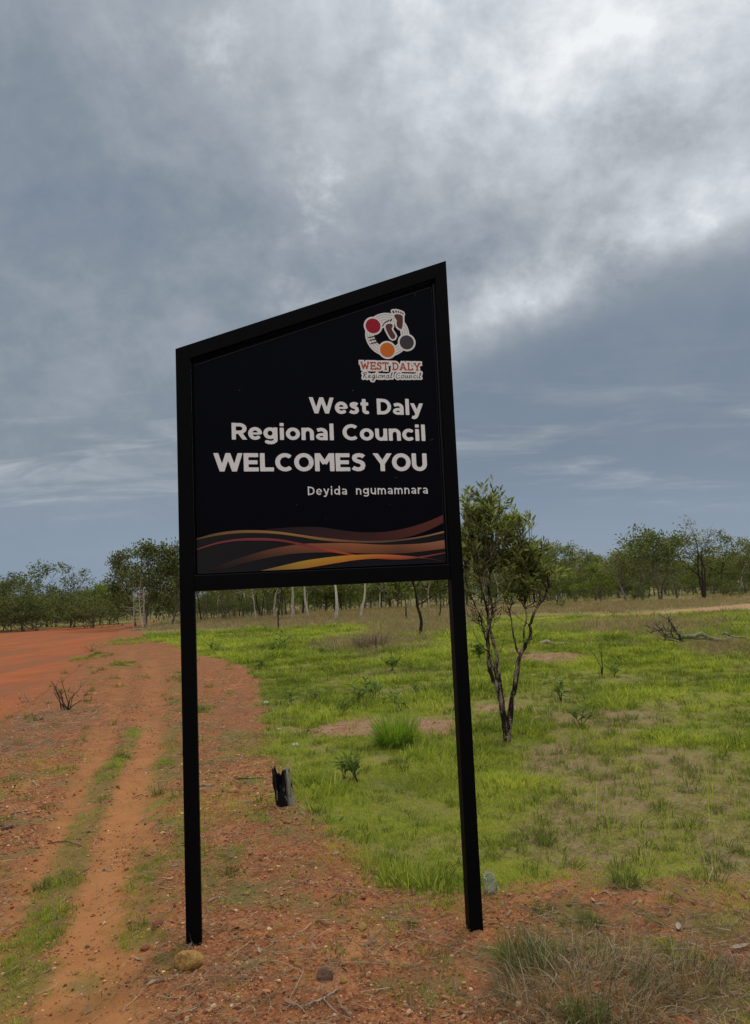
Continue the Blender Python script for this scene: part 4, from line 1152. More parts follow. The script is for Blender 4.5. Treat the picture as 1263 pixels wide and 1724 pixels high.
def ftoes(X, Y):
    f = np.full(X.shape, 1e3)
    for i, (p, w) in enumerate(toes):
        tilt = 0.002 if i < 5 else -0.0035
        f = np.minimum(f, seg_field(X, Y, (p[0] - tilt * .8 + .0, p[1] + .0035), (p[0] + tilt * .8, p[1] - .0035), w, False, False))
    return f
def fbars(X, Y):
    f = np.full(X.shape, 1e3)
    for a, b_ in bars: f = np.minimum(f, seg_field(X, Y, a, b_, .0028, False, False))
    return f
def ring(r, w):
    return lambda X, Y: np.abs(np.hypot(X - RC[0], Y - RC[1]) - r) - w
def word(text, font, s0, s1, base, cap, w, slant=0.0, track=0.08):
    """distance field of a word in panel coordinates (approximately metric)"""
    lay, total = layout(text, font, track); kx = (s1 - s0) / total
    segs = []
    for ch, x0 in lay:
        for pl in font[ch][1]:
            P = [(s0 + (x0 + x + slant * y) * kx, y) for x, y in pl]
            segs.append([(x, base(x) + y * cap) for x, y in P])
    def fn(X, Y):
        f = np.full(X.shape, 1e3)
        for pl in segs:
            a = np.array(pl); m = (X > a[:, 0].min() - .03) & (X < a[:, 0].max() + .03)
            if m.any(): f[m] = np.minimum(f[m], line_field(pl, X[m], Y[m], w, font is SERIF))
        return f
    return fn
f_wd = word('WEST DALY', SERIF, 0.9045, 1.2145, bl_(.9024, 2.7400, -.0170), 0.0385, 0.0033)
f_rc = word('Regional Council', HAND, 0.9095, 1.2120, bl_(.909, 2.6945, -.005), 0.0290, 0.00125, 0.16, 0.05)
def f_white(X, Y):
    f = np.full(X.shape, 1e3)
    for c in discs.values(): f = np.minimum(f, fdisc((c[0], c[1], c[2] + .0095))(X, Y))
    f = np.minimum(f, fpoly(foot1)(X, Y) - .0088); f = np.minimum(f, fpoly(foot2)(X, Y) - .0088)
    f = np.minimum(f, ftoes(X, Y) - .0075)
    f = np.minimum(f, np.maximum(ring(0.092, 0.0225)(X, Y), -(Y - 2.83 + 0.0 * X) - 0.02))
    # openings of the ring
    f = np.minimum(f, f_wd(X, Y) - .0088); f = np.minimum(f, f_rc(X, Y) - .0085)
    return f
emblem = layer('emblem', f_white, MAT['logo_white'], 0.0012, (0.885, 2.650, 1.245, 3.065))
def f_lines(X, Y):
    f = np.minimum(np.minimum(ring(.079, .0013)(X, Y), ring(.092, .0012)(X, Y)), ring(.105, .0013)(X, Y))
    for c in discs.values(): f = np.maximum(f, -fdisc((c[0], c[1], c[2] + .007))(X, Y))
    f = np.maximum(f, -(fpoly(foot1)(X, Y) - .007)); f = np.maximum(f, -(fpoly(foot2)(X, Y) - .007))
    f = np.maximum(f, -(ftoes(X, Y) - .006))
    return f
set_props(layer('emblem_lines', f_lines, MAT['logo_line'], 0.0018, (0.92, 2.80, 1.19, 3.05), 0.0009), kind='stuff')
for nm, c in discs.items():
    layer({'logo_red': 'red_disc', 'logo_orange': 'orange_disc', 'logo_grey': 'grey_disc'}[nm], fdisc(c), MAT[nm], 0.0022, (c[0] - .05, c[1] - .05, c[0] + .05, c[1] + .05), 0.0015)
layer('footprint', fpoly(foot1), MAT['logo_brown'], 0.0022, (1.08, 2.94, 1.145, 3.04), 0.001)
layer('footprint', fpoly(foot2), MAT['logo_brown'], 0.0022, (1.03, 2.89, 1.10, 2.99), 0.001)
set_props(layer('toe_prints', ftoes, MAT['logo_ink'], 0.0022, (1.02, 2.95, 1.15, 3.06), 0.0008), kind='stuff')
set_props(layer('emblem_bars', fbars, MAT['logo_ink'], 0.0022, (0.94, 2.865, 1.01, 2.92), 0.0008), kind='stuff')
set_props(layer('emblem_lettering', f_wd, MAT['logo_rust'], 0.0022, (0.89, 2.725, 1.235, 2.79), 0.0008), kind='stuff')
set_props(layer('emblem_script', f_rc, MAT['logo_ink'], 0.0022, (0.89, 2.665, 1.235, 2.735), 0.0007), kind='stuff')


# ================================================================== TREES
def unit(v): return v / (np.linalg.norm(v) + 1e-12)

def leaf_quads(P, Dr, L, Wd, r, droop=0.5):
    """rhombic leaves at points P along directions Dr"""
    n = len(P)
    D = Dr + r.normal(0, 0.45, (n, 3)); D[:, 2] -= droop * r.uniform(0, 1, n)
    D /= np.linalg.norm(D, axis=1)[:, None] + 1e-9
    S = np.cross(D, r.normal(0, 1, (n, 3))); S /= np.linalg.norm(S, axis=1)[:, None] + 1e-9
    l = L * r.uniform(0.6, 1.3, n)[:, None]; w = Wd * r.uniform(0.7, 1.3, n)[:, None]
    a = P; b_ = P + D * l * 0.45 + S * w * 0.5; c = P + D * l; d = P + D * l * 0.45 - S * w * 0.5
    V = np.stack([a, b_, c, d], 1).reshape(-1, 3)
    F_ = np.arange(4 * n).reshape(n, 4)
    return V, F_.tolist()

def gen_tree(name, seed, H=7.0, clear=0.35, spread=0.30, nmain=9, lean=0.03, rad=0.11, leaves=1500, lsize=(0.30, 0.13),
             clump=0.55, bark='bark_grey', leaf='leaf_tree', stems=1, up=0.75, sub=3, twig=0.4, wob=0.10, droop=0.5):
    r = np.random.default_rng(seed)
    T = Tubes(); tips = []
    def branch(p, d, L, rd, lvl):
        n = 6 if lvl == 0 else 4
        pts = [p]; dd = d.copy()
        for i in range(n):
            dd = unit(dd + r.normal(0, 0.16, 3) + np.array([0, 0, 0.05 if lvl else 0.0]))
            pts.append(pts[-1] + dd * L / n)
        pts = np.array(pts)
        T.tube(pts, np.linspace(rd, rd * 0.45, n + 1), 6 if lvl == 0 else 4, cap=False)
        if lvl >= 2 or L < 0.35:
            tips.append((pts[-1], dd)); tips.append((pts[-2], dd)); return
        k = sub + (lvl == 0)
        for j in range(k):
            f = r.uniform(0.45, 1.0) if j else 1.0
            q = f * n; i = min(n - 1, int(q)); pp = pts[i] + (pts[i + 1] - pts[i]) * (q - i)
            nd = unit(dd + r.normal(0, 0.62, 3) + np.array([0, 0, 0.12]))
            branch(pp, nd, L * r.uniform(0.45, 0.68), rd * 0.5, lvl + 1)
        if lvl: tips.append((pts[-1], dd))
    for st in range(stems):
        a = r.uniform(0, 6.28)
        base = np.array([math.cos(a), math.sin(a), 0]) * (0.06 * H / 7 * (stems > 1)) + np.array([0, 0, -0.15])
        ld = np.array([math.cos(a), math.sin(a), 0]) * (lean if stems == 1 else 0.22)
        n = 9; pts = [base]; d = unit(np.array([0, 0, 1.0]) + ld)
        for i in range(n):
            d = unit(d + r.normal(0, wob, 3) * np.array([1, 1, 0.2]) + np.array([0, 0, 0.10]))
            pts.append(pts[-1] + d * (0.80 * H / n) * (1.0 if st == 0 else r.uniform(0.75, 0.95)))
        pts = np.array(pts)
        rd0 = rad * (1 if stems == 1 else 0.75)
        rads = rd0 * (1 - 0.75 * np.linspace(0, 1, n + 1)); rads[0] *= 1.35
        T.tube(pts, rads, 8, cap=False)
        m = max(3, nmain // stems)
        for j in range(m):
            f = clear + (1 - clear) * ((j + r.uniform(0, 0.9)) / m)
            q = min(f * n, n - 1e-3); i = int(q); pp = pts[i] + (pts[i + 1] - pts[i]) * (q - i)
            aa = j * 2.4 + r.uniform(-0.5, 0.5)
            out_ = np.array([math.cos(aa), math.sin(aa), up * r.uniform(0.6, 1.5)])
            branch(pp, unit(out_), H * spread * r.uniform(0.7, 1.15) * (1.15 - 0.45 * (f - clear) / (1 - clear + 1e-6)), rads[i] * 0.55, 0)
        branch(pts[-1], d, H * 0.16, rads[-1], 0)
    root = None
    TV = np.array(T.v)
    LV, LF = np.zeros((0, 3)), []
    if leaves:
        P = np.array([t[0] for t in tips]); Dd = np.array([t[1] for t in tips])
        wgt = r.uniform(0.3, 1.0, len(P)); wgt /= wgt.sum()
        k = r.choice(len(P), leaves, p=wgt)
        off = np.clip(r.normal(0, 1, (leaves, 3)), -1.5, 1.5) * np.array([1, 1, 0.65]) * clump * r.uniform(0.25, 1, (leaves, 1))
        LV, LF = leaf_quads(P[k] + off, Dd[k] + unit(off) * 0.4, lsize[0], lsize[1], r, droop)
    # scale so the top is exactly H
    top = np.percentile(LV[:, 2], 98.5) if len(LV) else TV[:, 2].max()
    s = H / top
    TV = TV * s; LV = LV * s
    return TV, T.f, LV, LF, MAT[bark], MAT[leaf]

def make_tree(name, spec, loc, label, cat='tree', group=None, scale=1.0, rz=0.0):
    TV, TF, LV, LF, bm_, lm = spec
    e = empty(name, loc, rz, label, cat, group); e.scale = (scale,) * 3 if not hasattr(scale, '__len__') else scale
    mesh_obj('trunk', TV, TF, bm_, e, True)
    if LF: mesh_obj('crown', LV, LF, lm, e)
    return e

SP = {
 'tall': dict(H=7, clear=.42, spread=.25, nmain=9, leaves=1500, clump=.50, bark='bark_grey'),
 'tall2': dict(H=7, clear=.48, spread=.24, nmain=8, leaves=1300, clump=.50, bark='bark_pale', leaf='leaf_olive'),
 'dense': dict(H=6.5, clear=.16, spread=.31, nmain=14, leaves=3600, clump=.62, bark='bark_grey', leaf='leaf_dark', droop=.6),
 'dense2': dict(H=6.5, clear=.2, spread=.36, nmain=14, leaves=3300, clump=.60, bark='bark_grey', leaf='leaf_dark', stems=2),
 'open': dict(H=7, clear=.45, spread=.30, nmain=7, leaves=900, clump=.42, bark='bark_dark', leaf='leaf_dark'),
 'bright': dict(H=5, clear=.12, spread=.36, nmain=12, leaves=2600, clump=.55, bark='bark_grey', leaf='leaf_bright'),
 'bush': dict(H=3.2, clear=.06, spread=.45, nmain=12, leaves=2000, clump=.42, lsize=(.22, .10), bark='bark_grey', leaf='leaf_dark', rad=.06),
 'bush2': dict(H=3.0, clear=.06, spread=.5, nmain=12, leaves=1700, clump=.42, lsize=(.22, .10), bark='bark_grey', leaf='leaf_dark', rad=.06),
 'sparse': dict(H=7.5, clear=.35, spread=.25, nmain=9, leaves=750, lsize=(.24, .09), clump=.50, bark='bark_dark', leaf='leaf_olive', stems=3, rad=.16),
 'lean': dict(H=5, clear=.38, spread=.33, nmain=8, leaves=700, clump=.42, bark='bark_grey', leaf='leaf_olive', lean=.35, wob=.22, rad=.13),
 'leandark': dict(H=5, clear=.45, spread=.30, nmain=7, leaves=800, clump=.42, bark='bark_dark', leaf='leaf_tree', lean=.22, wob=.20, rad=.10),
 'pole': dict(H=8, clear=.60, spread=.18, nmain=7, leaves=900, clump=.5, bark='bark_pale', leaf='leaf_olive', rad=.17, wob=.13, lean=.06),
 'thin': dict(H=6, clear=.5, spread=.18, nmain=6, leaves=600, clump=.45, bark='bark_grey', leaf='leaf_olive', rad=.055, wob=.08),
 'thind': dict(H=6, clear=.5, spread=.2, nmain=6, leaves=650, clump=.45, bark='bark_dark', leaf='leaf_tree', rad=.075, wob=.14),
 'dead': dict(H=5.5, clear=.35, spread=.22, nmain=7, leaves=0, bark='bark_pale', rad=.07, wob=.10),
}
_made = {}
def place_tree(kind, seed, u, D, vtop, label, name='gum_tree', wid=1.0, rz=None, group=None, cat='tree'):
    p = at_d(u, D)
    d = np.array([p.x, p.y, p.z - CAMH])
    vb = CY - F_PX * (d @ UPV) / (d @ FWD)
    Hh = (vb - vtop) / F_PX * D
    key = (kind, seed)
    s = Hh / SP[kind]['H']
    rz = random.uniform(0, 6.28) if rz is None else rz
    sc = (s * wid, s * wid, s)
    if key in _made:
        return copy_tree(_made[key], p, rz, sc, label, cat, group)
    _made[key] = make_tree(name, gen_tree(name, seed, **SP[kind]), p, label, cat, group, sc, rz)
    return _made[key]

TREES = [  # kind, seed, u, D, vtop, width, label, name
 ('dense2', 1, -8, 74, 972, 1.0, 'bushy tree at the left border of the picture beyond the red road', 'gum_tree'),
 ('dense2', 2, 36, 78, 970, 1.15, 'dark rounded tree beyond the road, left of the two airy crowns', 'gum_tree'),
 ('open', 3, 80, 86, 948, 0.95, 'tall airy gum tree above the thicket, left one of the pair over the road', 'gum_tree'),
 ('open', 4, 120, 86, 951, 0.9, 'tall airy gum tree above the thicket, right one of the pair over the road', 'gum_tree'),
 ('bright', 5, 168, 82, 983, 0.95, 'bright yellow green tree beyond the road beside the big dark tree', 'gum_tree'),
 ('dense', 6, 229, 66, 930, 0.75, 'big dark drooping tree rising behind the pale wooden ladder stand', 'gum_tree'),
 ('dense', 7, 246, 64, 917, 0.85, 'tallest drooping tree right behind the pale wooden ladder stand', 'gum_tree'),
 ('dense', 8, 290, 64, 922, 0.95, 'big dark drooping tree half hidden by the left sign post', 'gum_tree'),
 ('dead', 9, 241, 59, 964, 0.9, 'pale bare dead tree standing against the dark leaves behind the ladder stand', 'dead_tree'),
 ('pole', 12, 492, 63, 905, 1.0, 'pale straight gum trunk seen under the sign, leftmost of the white ones', 'gum_tree'),
 ('pole', 13, 521, 66, 915, 0.9, 'pale forked gum trunk seen under the sign between two straight white trunks', 'gum_tree'),
 ('pole', 14, 564, 60, 900, 1.0, 'whitest gum trunk seen under the middle of the sign', 'gum_tree'),
 ('pole', 15, 607, 63, 905, 0.9, 'slim white gum trunk leaning a little under the middle of the sign', 'gum_tree'),
 ('leandark', 16, 708, 31.5, 905, 1.0, 'leaning dark tree with one long side branch standing in the field under the sign', 'gum_tree'),
 ('thind', 17, 470, 43, 930, 0.9, 'black twin stemmed tree under the left half of the sign', 'gum_tree'),
 ('thind', 18, 686, 52, 930, 1.0, 'dark slim trunk behind the leaning tree under the sign', 'gum_tree'),
 ('thind', 19, 740, 54, 925, 1.1, 'dark tree beside the right sign post under the sign', 'gum_tree'),
 ('thind', 20, 640, 82, 955, 1.2, 'small dark tree far off between the white trunks and the leaning tree', 'gum_tree'),
 ('tall2', 21, 940, 92, 916, 1.0, 'far gum tree just right of the near young tree', 'gum_tree'),
 ('tall', 22, 968, 90, 918, 1.1, 'dark upright gum tree in the far row, second one right of the near young tree', 'gum_tree'),
 ('bright', 23, 938, 70, 958, 1.0, 'light green round tree low behind the near young tree', 'gum_tree'),
 ('tall', 24, 1003, 94, 926, 1.0, 'far gum tree left of the leaning grey tree with bare limbs', 'gum_tree'),
 ('bright', 40, 1012, 84, 948, 1.0, 'light green tree left of the leaning grey tree with bare limbs', 'gum_tree'),
 ('lean', 25, 1053, 74, 922, 1.0, 'leaning tree with dark foot and grey bare limbs at the far side of the field', 'gum_tree'),
 ('dense2', 26, 1112, 77, 894, 1.15, 'broad dense dark tree in the middle of the far row on the right', 'gum_tree'),
 ('tall', 27, 1083, 84, 902, 1.1, 'tree joined to the left side of the broad dense tree in the far row', 'gum_tree'),
 ('tall', 41, 1140, 84, 906, 1.1, 'tree joined to the right side of the broad dense tree in the far row', 'gum_tree'),
 ('sparse', 28, 1187, 74, 874, 1.05, 'tall thin leaved tree with three black stems at the far side of the field', 'gum_tree'),
 ('open', 29, 1218, 88, 896, 1.0, 'wispy tree right of the tall black stemmed tree', 'gum_tree'),
 ('tall2', 30, 1246, 88, 912, 1.1, 'dense gum tree near the right border of the picture', 'gum_tree'),
 ('tall', 31, 1272, 86, 908, 1.0, 'dark gum tree cut by the right border of the picture', 'gum_tree'),
]
for k, sd_, u, D, vt, w, lb, nm in TREES:
    place_tree(k, sd_, u, D, vt, lb, nm, w)

# rows of look-alike trees of the wood behind the field
def wood(n, u0, u1, d0, d1, v0, v1, kinds, seeds, label, group):
    for i in range(n):
        u = u0 + (u1 - u0) * (i + random.uniform(0.1, 0.9)) / n
        place_tree(random.choice(kinds), random.choice(seeds), u, random.uniform(d0, d1), random.uniform(v0, v1), label, 'gum_tree', random.uniform(0.85, 1.2), None, group)
wood(34, 300, 480, 66, 98, 930, 968, ['thin', 'thin', 'thind', 'tall2'], [50, 51], 'slender grey gum tree in the wood seen under the left half of the sign', 'slender trees of the wood under the left half of the sign')
wood(26, 480, 760, 84, 110, 935, 962, ['thin', 'tall', 'tall2', 'bright'], [50, 52], 'gum tree in the wood seen behind the white trunks under the sign', 'trees of the wood behind the white trunks')
wood(18, 765, 935, 88, 112, 922, 955, ['tall', 'tall2', 'open'], [50, 52], 'gum tree in the far wood behind the near young tree', 'far trees behind the near young tree')
wood(22, 930, 1300, 96, 120, 922, 958, ['tall', 'tall2', 'open', 'thin'], [50, 52], 'gum tree at the back of the far wood on the right', 'back row trees of the far wood on the right')
wood(12, -60, 210, 92, 112, 985, 1006, ['tall', 'tall2', 'dense2'], [50, 52], 'gum tree deep in the thicket beyond the red road', 'back row trees beyond the red road')

def bushes(n, u0, u1, d0, d1, v0, v1, label, group, kinds=('bush', 'bush2')):
    for i in range(n):
        u = u0 + (u1 - u0) * (i + random.uniform(0.1, 0.9)) / n
        place_tree(random.choice(kinds), 60 + random.randint(0, 1), u, random.uniform(d0, d1), random.uniform(v0, v1), label, 'bush', random.uniform(1.0, 1.5), None, group, 'bush')
bushes(15, -40, 205, 70, 86, 992, 1024, 'leafy bush in the thicket along the far edge of the red road', 'bushes of the thicket beyond the red road')
bushes(10, 300, 470, 80, 100, 995, 1012, 'low bush in the wood seen under the left half of the sign', 'bushes of the wood under the sign')
bushes(14, 930, 1290, 82, 104, 958, 985, 'bush under the far trees on the right', 'bushes under the far trees')
for u, D, vt, lb in ((1075, 72, 985, 'low green bush at the foot of the broad dense tree, left of its trunk'), (1232, 72, 975, 'small grey green bush in the field by the right border')):
    place_tree('bush', 60, u, D, vt, lb, 'bush', 1.1, None, None, 'bush')

# the wood far behind, one mass
def far_wood():
    x, y, D = sample_polar(620, 108, 190, 31, 1.0)
    var = []
    for k, (kd, sd_) in enumerate((('tall', 50), ('tall2', 52), ('dense2', 1), ('bright', 5))):
        TV, TF, LV, LF, bm_, lm = gen_tree('w', sd_ + 300, **dict(SP[kd], leaves=900, lsize=(.45, .22)))
        V = np.vstack([TV, LV]); nf = len(TF)
        Fc = TF + [tuple(i + len(TV) for i in f) for f in LF]
        mi = np.array([0] * nf + [1] * len(LF), np.int32)
        var.append(mesh_obj('w', V, Fc, [bm_, lm], col=None, midx=mi))
    n = len(x)
    s = rng.uniform(0.75, 1.15, n) * (0.52 + 0.22 * sstep(x / y, -0.35, 0.3))
    scatter('far_woodland', np.stack([x, y, np.zeros(n)], 1), rot_up(n, 0.02), np.repeat(s[:, None], 3, 1), rng.integers(0, 4, n), rng.uniform(0, 1, n), var)
far_wood()

# ---- the near young tree
def near_tree():
    r = np.random.default_rng(5)
    b0 = at(853, 1249)
    D = b0.y
    k = F_PX / (D * FWD[1])
    def W3(u, v, dep=0.0):
        du, dv = (u - 853) / k, (1249 - v) / k
        c, s = math.cos(ROLL), math.sin(ROLL)
        return np.array([du * c - dv * s * -1 * -1, dep, du * s + dv * c])
    z2 = lambda L: [(780 + x / 5.944, 980 + y / 5.944) for x, y in L]
    T = Tubes(); nodes = []
    stems = [  # picture trace, radius start, end, depth start, end
     (z2([(437, 1625), (418, 1450), (400, 1300), (372, 1150), (352, 1060), (300, 985), (265, 860), (255, 700), (252, 560), (268, 430), (250, 300), (215, 180), (200, 60), (190, -60)]), .052, .010, 0, -.15),
     (z2([(445, 1560), (425, 1350), (392, 1120), (385, 1000), (368, 880), (355, 720), (325, 600), (296, 520), (312, 420), (340, 340), (325, 220), (300, 120), (320, 0), (330, -120)]), .040, .009, 0.02, .22),
     (z2([(360, 1080), (345, 960), (322, 880), (295, 800), (285, 690), (262, 600), (232, 480), (222, 390), (165, 260), (120, 160), (90, 40), (80, -90)]), .020, .006, .03, .30),
     (z2([(445, 1610), (462, 1400), (488, 1190), (512, 1085), (530, 960), (552, 830), (565, 760), (600, 690), (640, 620), (672, 575), (664, 480), (680, 390), (740, 280), (800, 190), (832, 110), (850, -40)]), .046, .009, 0, -.22),
     (z2([(565, 760), (542, 690), (528, 600), (512, 480), (500, 340), (515, 220), (560, 60), (590, -80)]), .017, .006, -.08, .18),
     (z2([(600, 690), (612, 560), (620, 470), (655, 400), (632, 260), (640, 140), (700, 0), (720, -120)]), .015, .006, -.1, .05),
     (z2([(345, 1000), (300, 760), (225, 690), (180, 650), (135, 600), (100, 520)]), .010, .004, -.05, -.25),
     (z2([(232, 560), (200, 520), (165, 470), (150, 380), (110, 290), (60, 200)]), .010, .004, -.05, -.3),
     (z2([(358, 720), (400, 740), (432, 650), (440, 600)]), .006, .003, .05, .12),
     (z2([(360, 250), (420, 200), (480, 150), (520, 90)]), .009, .004, .1, .2),
     (z2([(690, 350), (760, 240), (830, 120), (840, 20)]), .010, .005, -.15, -.3),
     (z2([(450, 1330), (480, 1240), (497, 1150)]), .016, .012, -.05, -.06),
    ]
    for pl, r0, r1, d0, d1 in stems:
        r0 *= .68; r1 *= .75
        n = len(pl)
        P = np.array([W3(u, v, d0 + (d1 - d0) * i / (n - 1)) for i, (u, v) in enumerate(pl)])
        # resample smoothly with small kinks
        m = n * 3
        t = np.linspace(0, n - 1, m); Q = np.stack([np.interp(t, np.arange(n), P[:, c]) for c in range(3)], 1)
        Q[1:-1] = 0.25 * Q[:-2] + 0.5 * Q[1:-1] + 0.25 * Q[2:]
        Q[1:] += r.normal(0, 0.004, (m - 1, 3))
        rad = np.linspace(r0, r1, m) ** 1.0 * (1 + r.normal(0, 0.10, m))
        if pl[0][1] > 1240: rad[0] *= 1.25; Q[0, 2] -= 0.05
        T.tube(Q, rad, 8, cap=True)
        for i in range(m // 2, m): nodes.append(Q[i])
    nodes = np.array(nodes)
    # crown volumes: picture circles with depth
    blobs = [(826, 842, 34, 34, 1.1), (845, 870, 30, 30, .9), (803, 872, 28, 30, .9), (818, 895, 46, 34, 1.2), (852, 905, 34, 34, 1.0), (880, 885, 22, 32, 1.0), (893, 866, 12, 14, .4),
             (874, 930, 28, 30, 1.4), (905, 935, 25, 28, 1.5), (893, 960, 38, 28, 2.0), (850, 945, 24, 24, .35), (812, 935, 32, 26, .65), (795, 960, 20, 30, .35), (880, 985, 36, 16, .9), (908, 968, 18, 22, .5), (790, 905, 20, 40, .6)]
    LV, LF = [], []
    tw = Tubes()
    tot = sum(b_[4] * b_[2] * b_[3] for b_ in blobs)
    NS = 470
    for (u, v, ru, rv, wt) in blobs:
        ncl = max(3, int(ru * rv / 75))
        cens = []
        for _ in range(ncl):
            a = r.uniform(0, 6.283); q = math.sqrt(r.uniform())
            cens.append((u + ru * q * .9 * math.cos(a), v + 13 + rv * q * .85 * math.sin(a), r.normal(0, 0.13)))
        for _ in range(max(2, int(NS * wt * ru * rv / tot))):
            cu, cv, cd = cens[r.integers(0, ncl)]
            c = W3(cu + r.normal(0, 7.0), cv + r.normal(0, 5.5), cd + r.normal(0, .04))
            j = np.argsort(np.linalg.norm((nodes - c) * np.array([1, .7, 1]) + np.array([0, 0, 0.12]), axis=1))[r.integers(0, 3)]
            p0 = nodes[j]
            mid = 0.5 * (p0 + c) + r.normal(0, 0.03, 3) - np.array([0, 0, 0.03])
            tw.tube(np.array([p0, mid, c]), [.0042, .0030, .0018], 4, cap=False)
            d = unit(unit(c - mid) + np.array([0, 0, 0.45]) + r.normal(0, 0.25, 3))
            nl = r.integers(8, 14)
            Ls = r.uniform(0.08, 0.16)
            for i in range(nl):
                f = i / nl
                p = c + d * Ls * (f - 0.5)
                az_ = i * 2.4 + r.uniform(-.4, .4)
                s1 = unit(np.cross(d, r.normal(0, 1, 3))); s2 = np.cross(d, s1)
                ld = unit(d * (0.55 + 0.5 * f) + (s1 * math.cos(az_) + s2 * math.sin(az_)) * 0.75 + np.array([0, 0, -0.10]))
                L = r.uniform(0.065, 0.115); w = r.uniform(0.015, 0.026)
                sd2 = unit(np.cross(ld, r.normal(0, 1, 3))); nn = np.cross(ld, sd2)
                b1 = len(LV)
                LV += [p, p + ld * L * .35 + sd2 * w * .5 + nn * w * .18, p + ld * L * .70 + sd2 * w * .42 - nn * .002, p + ld * L - np.array([0, 0, .006]),
                       p + ld * L * .70 - sd2 * w * .42 - nn * .002, p + ld * L * .35 - sd2 * w * .5 + nn * w * .18, p + ld * L * .35, p + ld * L * .70]
                LF += [(b1, b1 + 1, b1 + 6), (b1, b1 + 6, b1 + 5), (b1 + 1, b1 + 2, b1 + 7, b1 + 6), (b1 + 6, b1 + 7, b1 + 4, b1 + 5), (b1 + 2, b1 + 3, b1 + 7), (b1 + 7, b1 + 3, b1 + 4)]
    # bare twigs low in the crown
    for _ in range(150):
        u, v = r.uniform(785, 860), r.uniform(955, 1050)
        if r.uniform() < .3: u, v = r.uniform(860, 925), r.uniform(985, 1020)
        c = W3(u, v, r.normal(0, .12))
        j = np.argmin(np.linalg.norm(nodes - c + np.array([0, 0, .10]), axis=1))
        p0 = nodes[j]
        if np.linalg.norm(p0 - c) > .5: continue
        mid = 0.5 * (p0 + c) + r.normal(0, 0.025, 3)
        e2 = c + unit(c - mid + np.array([0, 0, .1])) * r.uniform(.03, .10)
        tw.tube(np.array([p0, mid, c, e2]), [.0045, .0034, .0024, .0014], 4, cap=False)
    e = empty('young_gum_tree', b0, 0, 'multi stemmed young gum tree with flaky bark standing beside the right sign post', 'tree')
    mesh_obj('trunk', T.v, T.f, MAT['bark_near'], e, True)
    tw.build('twigs', MAT['bark_near'], e)
    mesh_obj('crown', [v.tolist() for v in LV], LF, MAT['leaf_near'], e)
near_tree()


# ================================================================== SMALLER THINGS
def lad(u, D):
    return at_d(u, D)

def ladder_stand():
    p = at_d(234, 56)
    e = empty('ladder_stand', p, 0.1, 'pale wooden ladder stand with two tall posts and rungs at the end of the road', 'ladder')
    def bar(name, a, b_, w):
        T = Tubes(); T.tube(np.array([a, 0.5 * (np.array(a) + np.array(b_)) + np.array([0.004, 0, 0.004]), b_], float), w, 6); T.build(name, MAT['dead_wood'], e, False)
    hw = 0.34
    bar('post', (-hw, 0, -.1), (-hw, 0, 2.72), .042)
    bar('post', (hw, 0, -.1), (hw + .03, 0, 3.0), .045)
    for i, z in enumerate(np.linspace(0.62, 2.62, 9)):
        bar('rung', (-hw + .04, .0, z), (hw - .04, .0, z + .02), .018)
    bar('brace', (hw + .10, .05, 0.0), (hw + .08, .05, 1.1), .032)
    bar('brace', (hw + .10, .0, 0.55), (hw + .26, .0, -.02), .032)
    bar('base_beam', (-hw - .14, -.06, .05), (hw + .2, -.06, .05), .055)
ladder_stand()

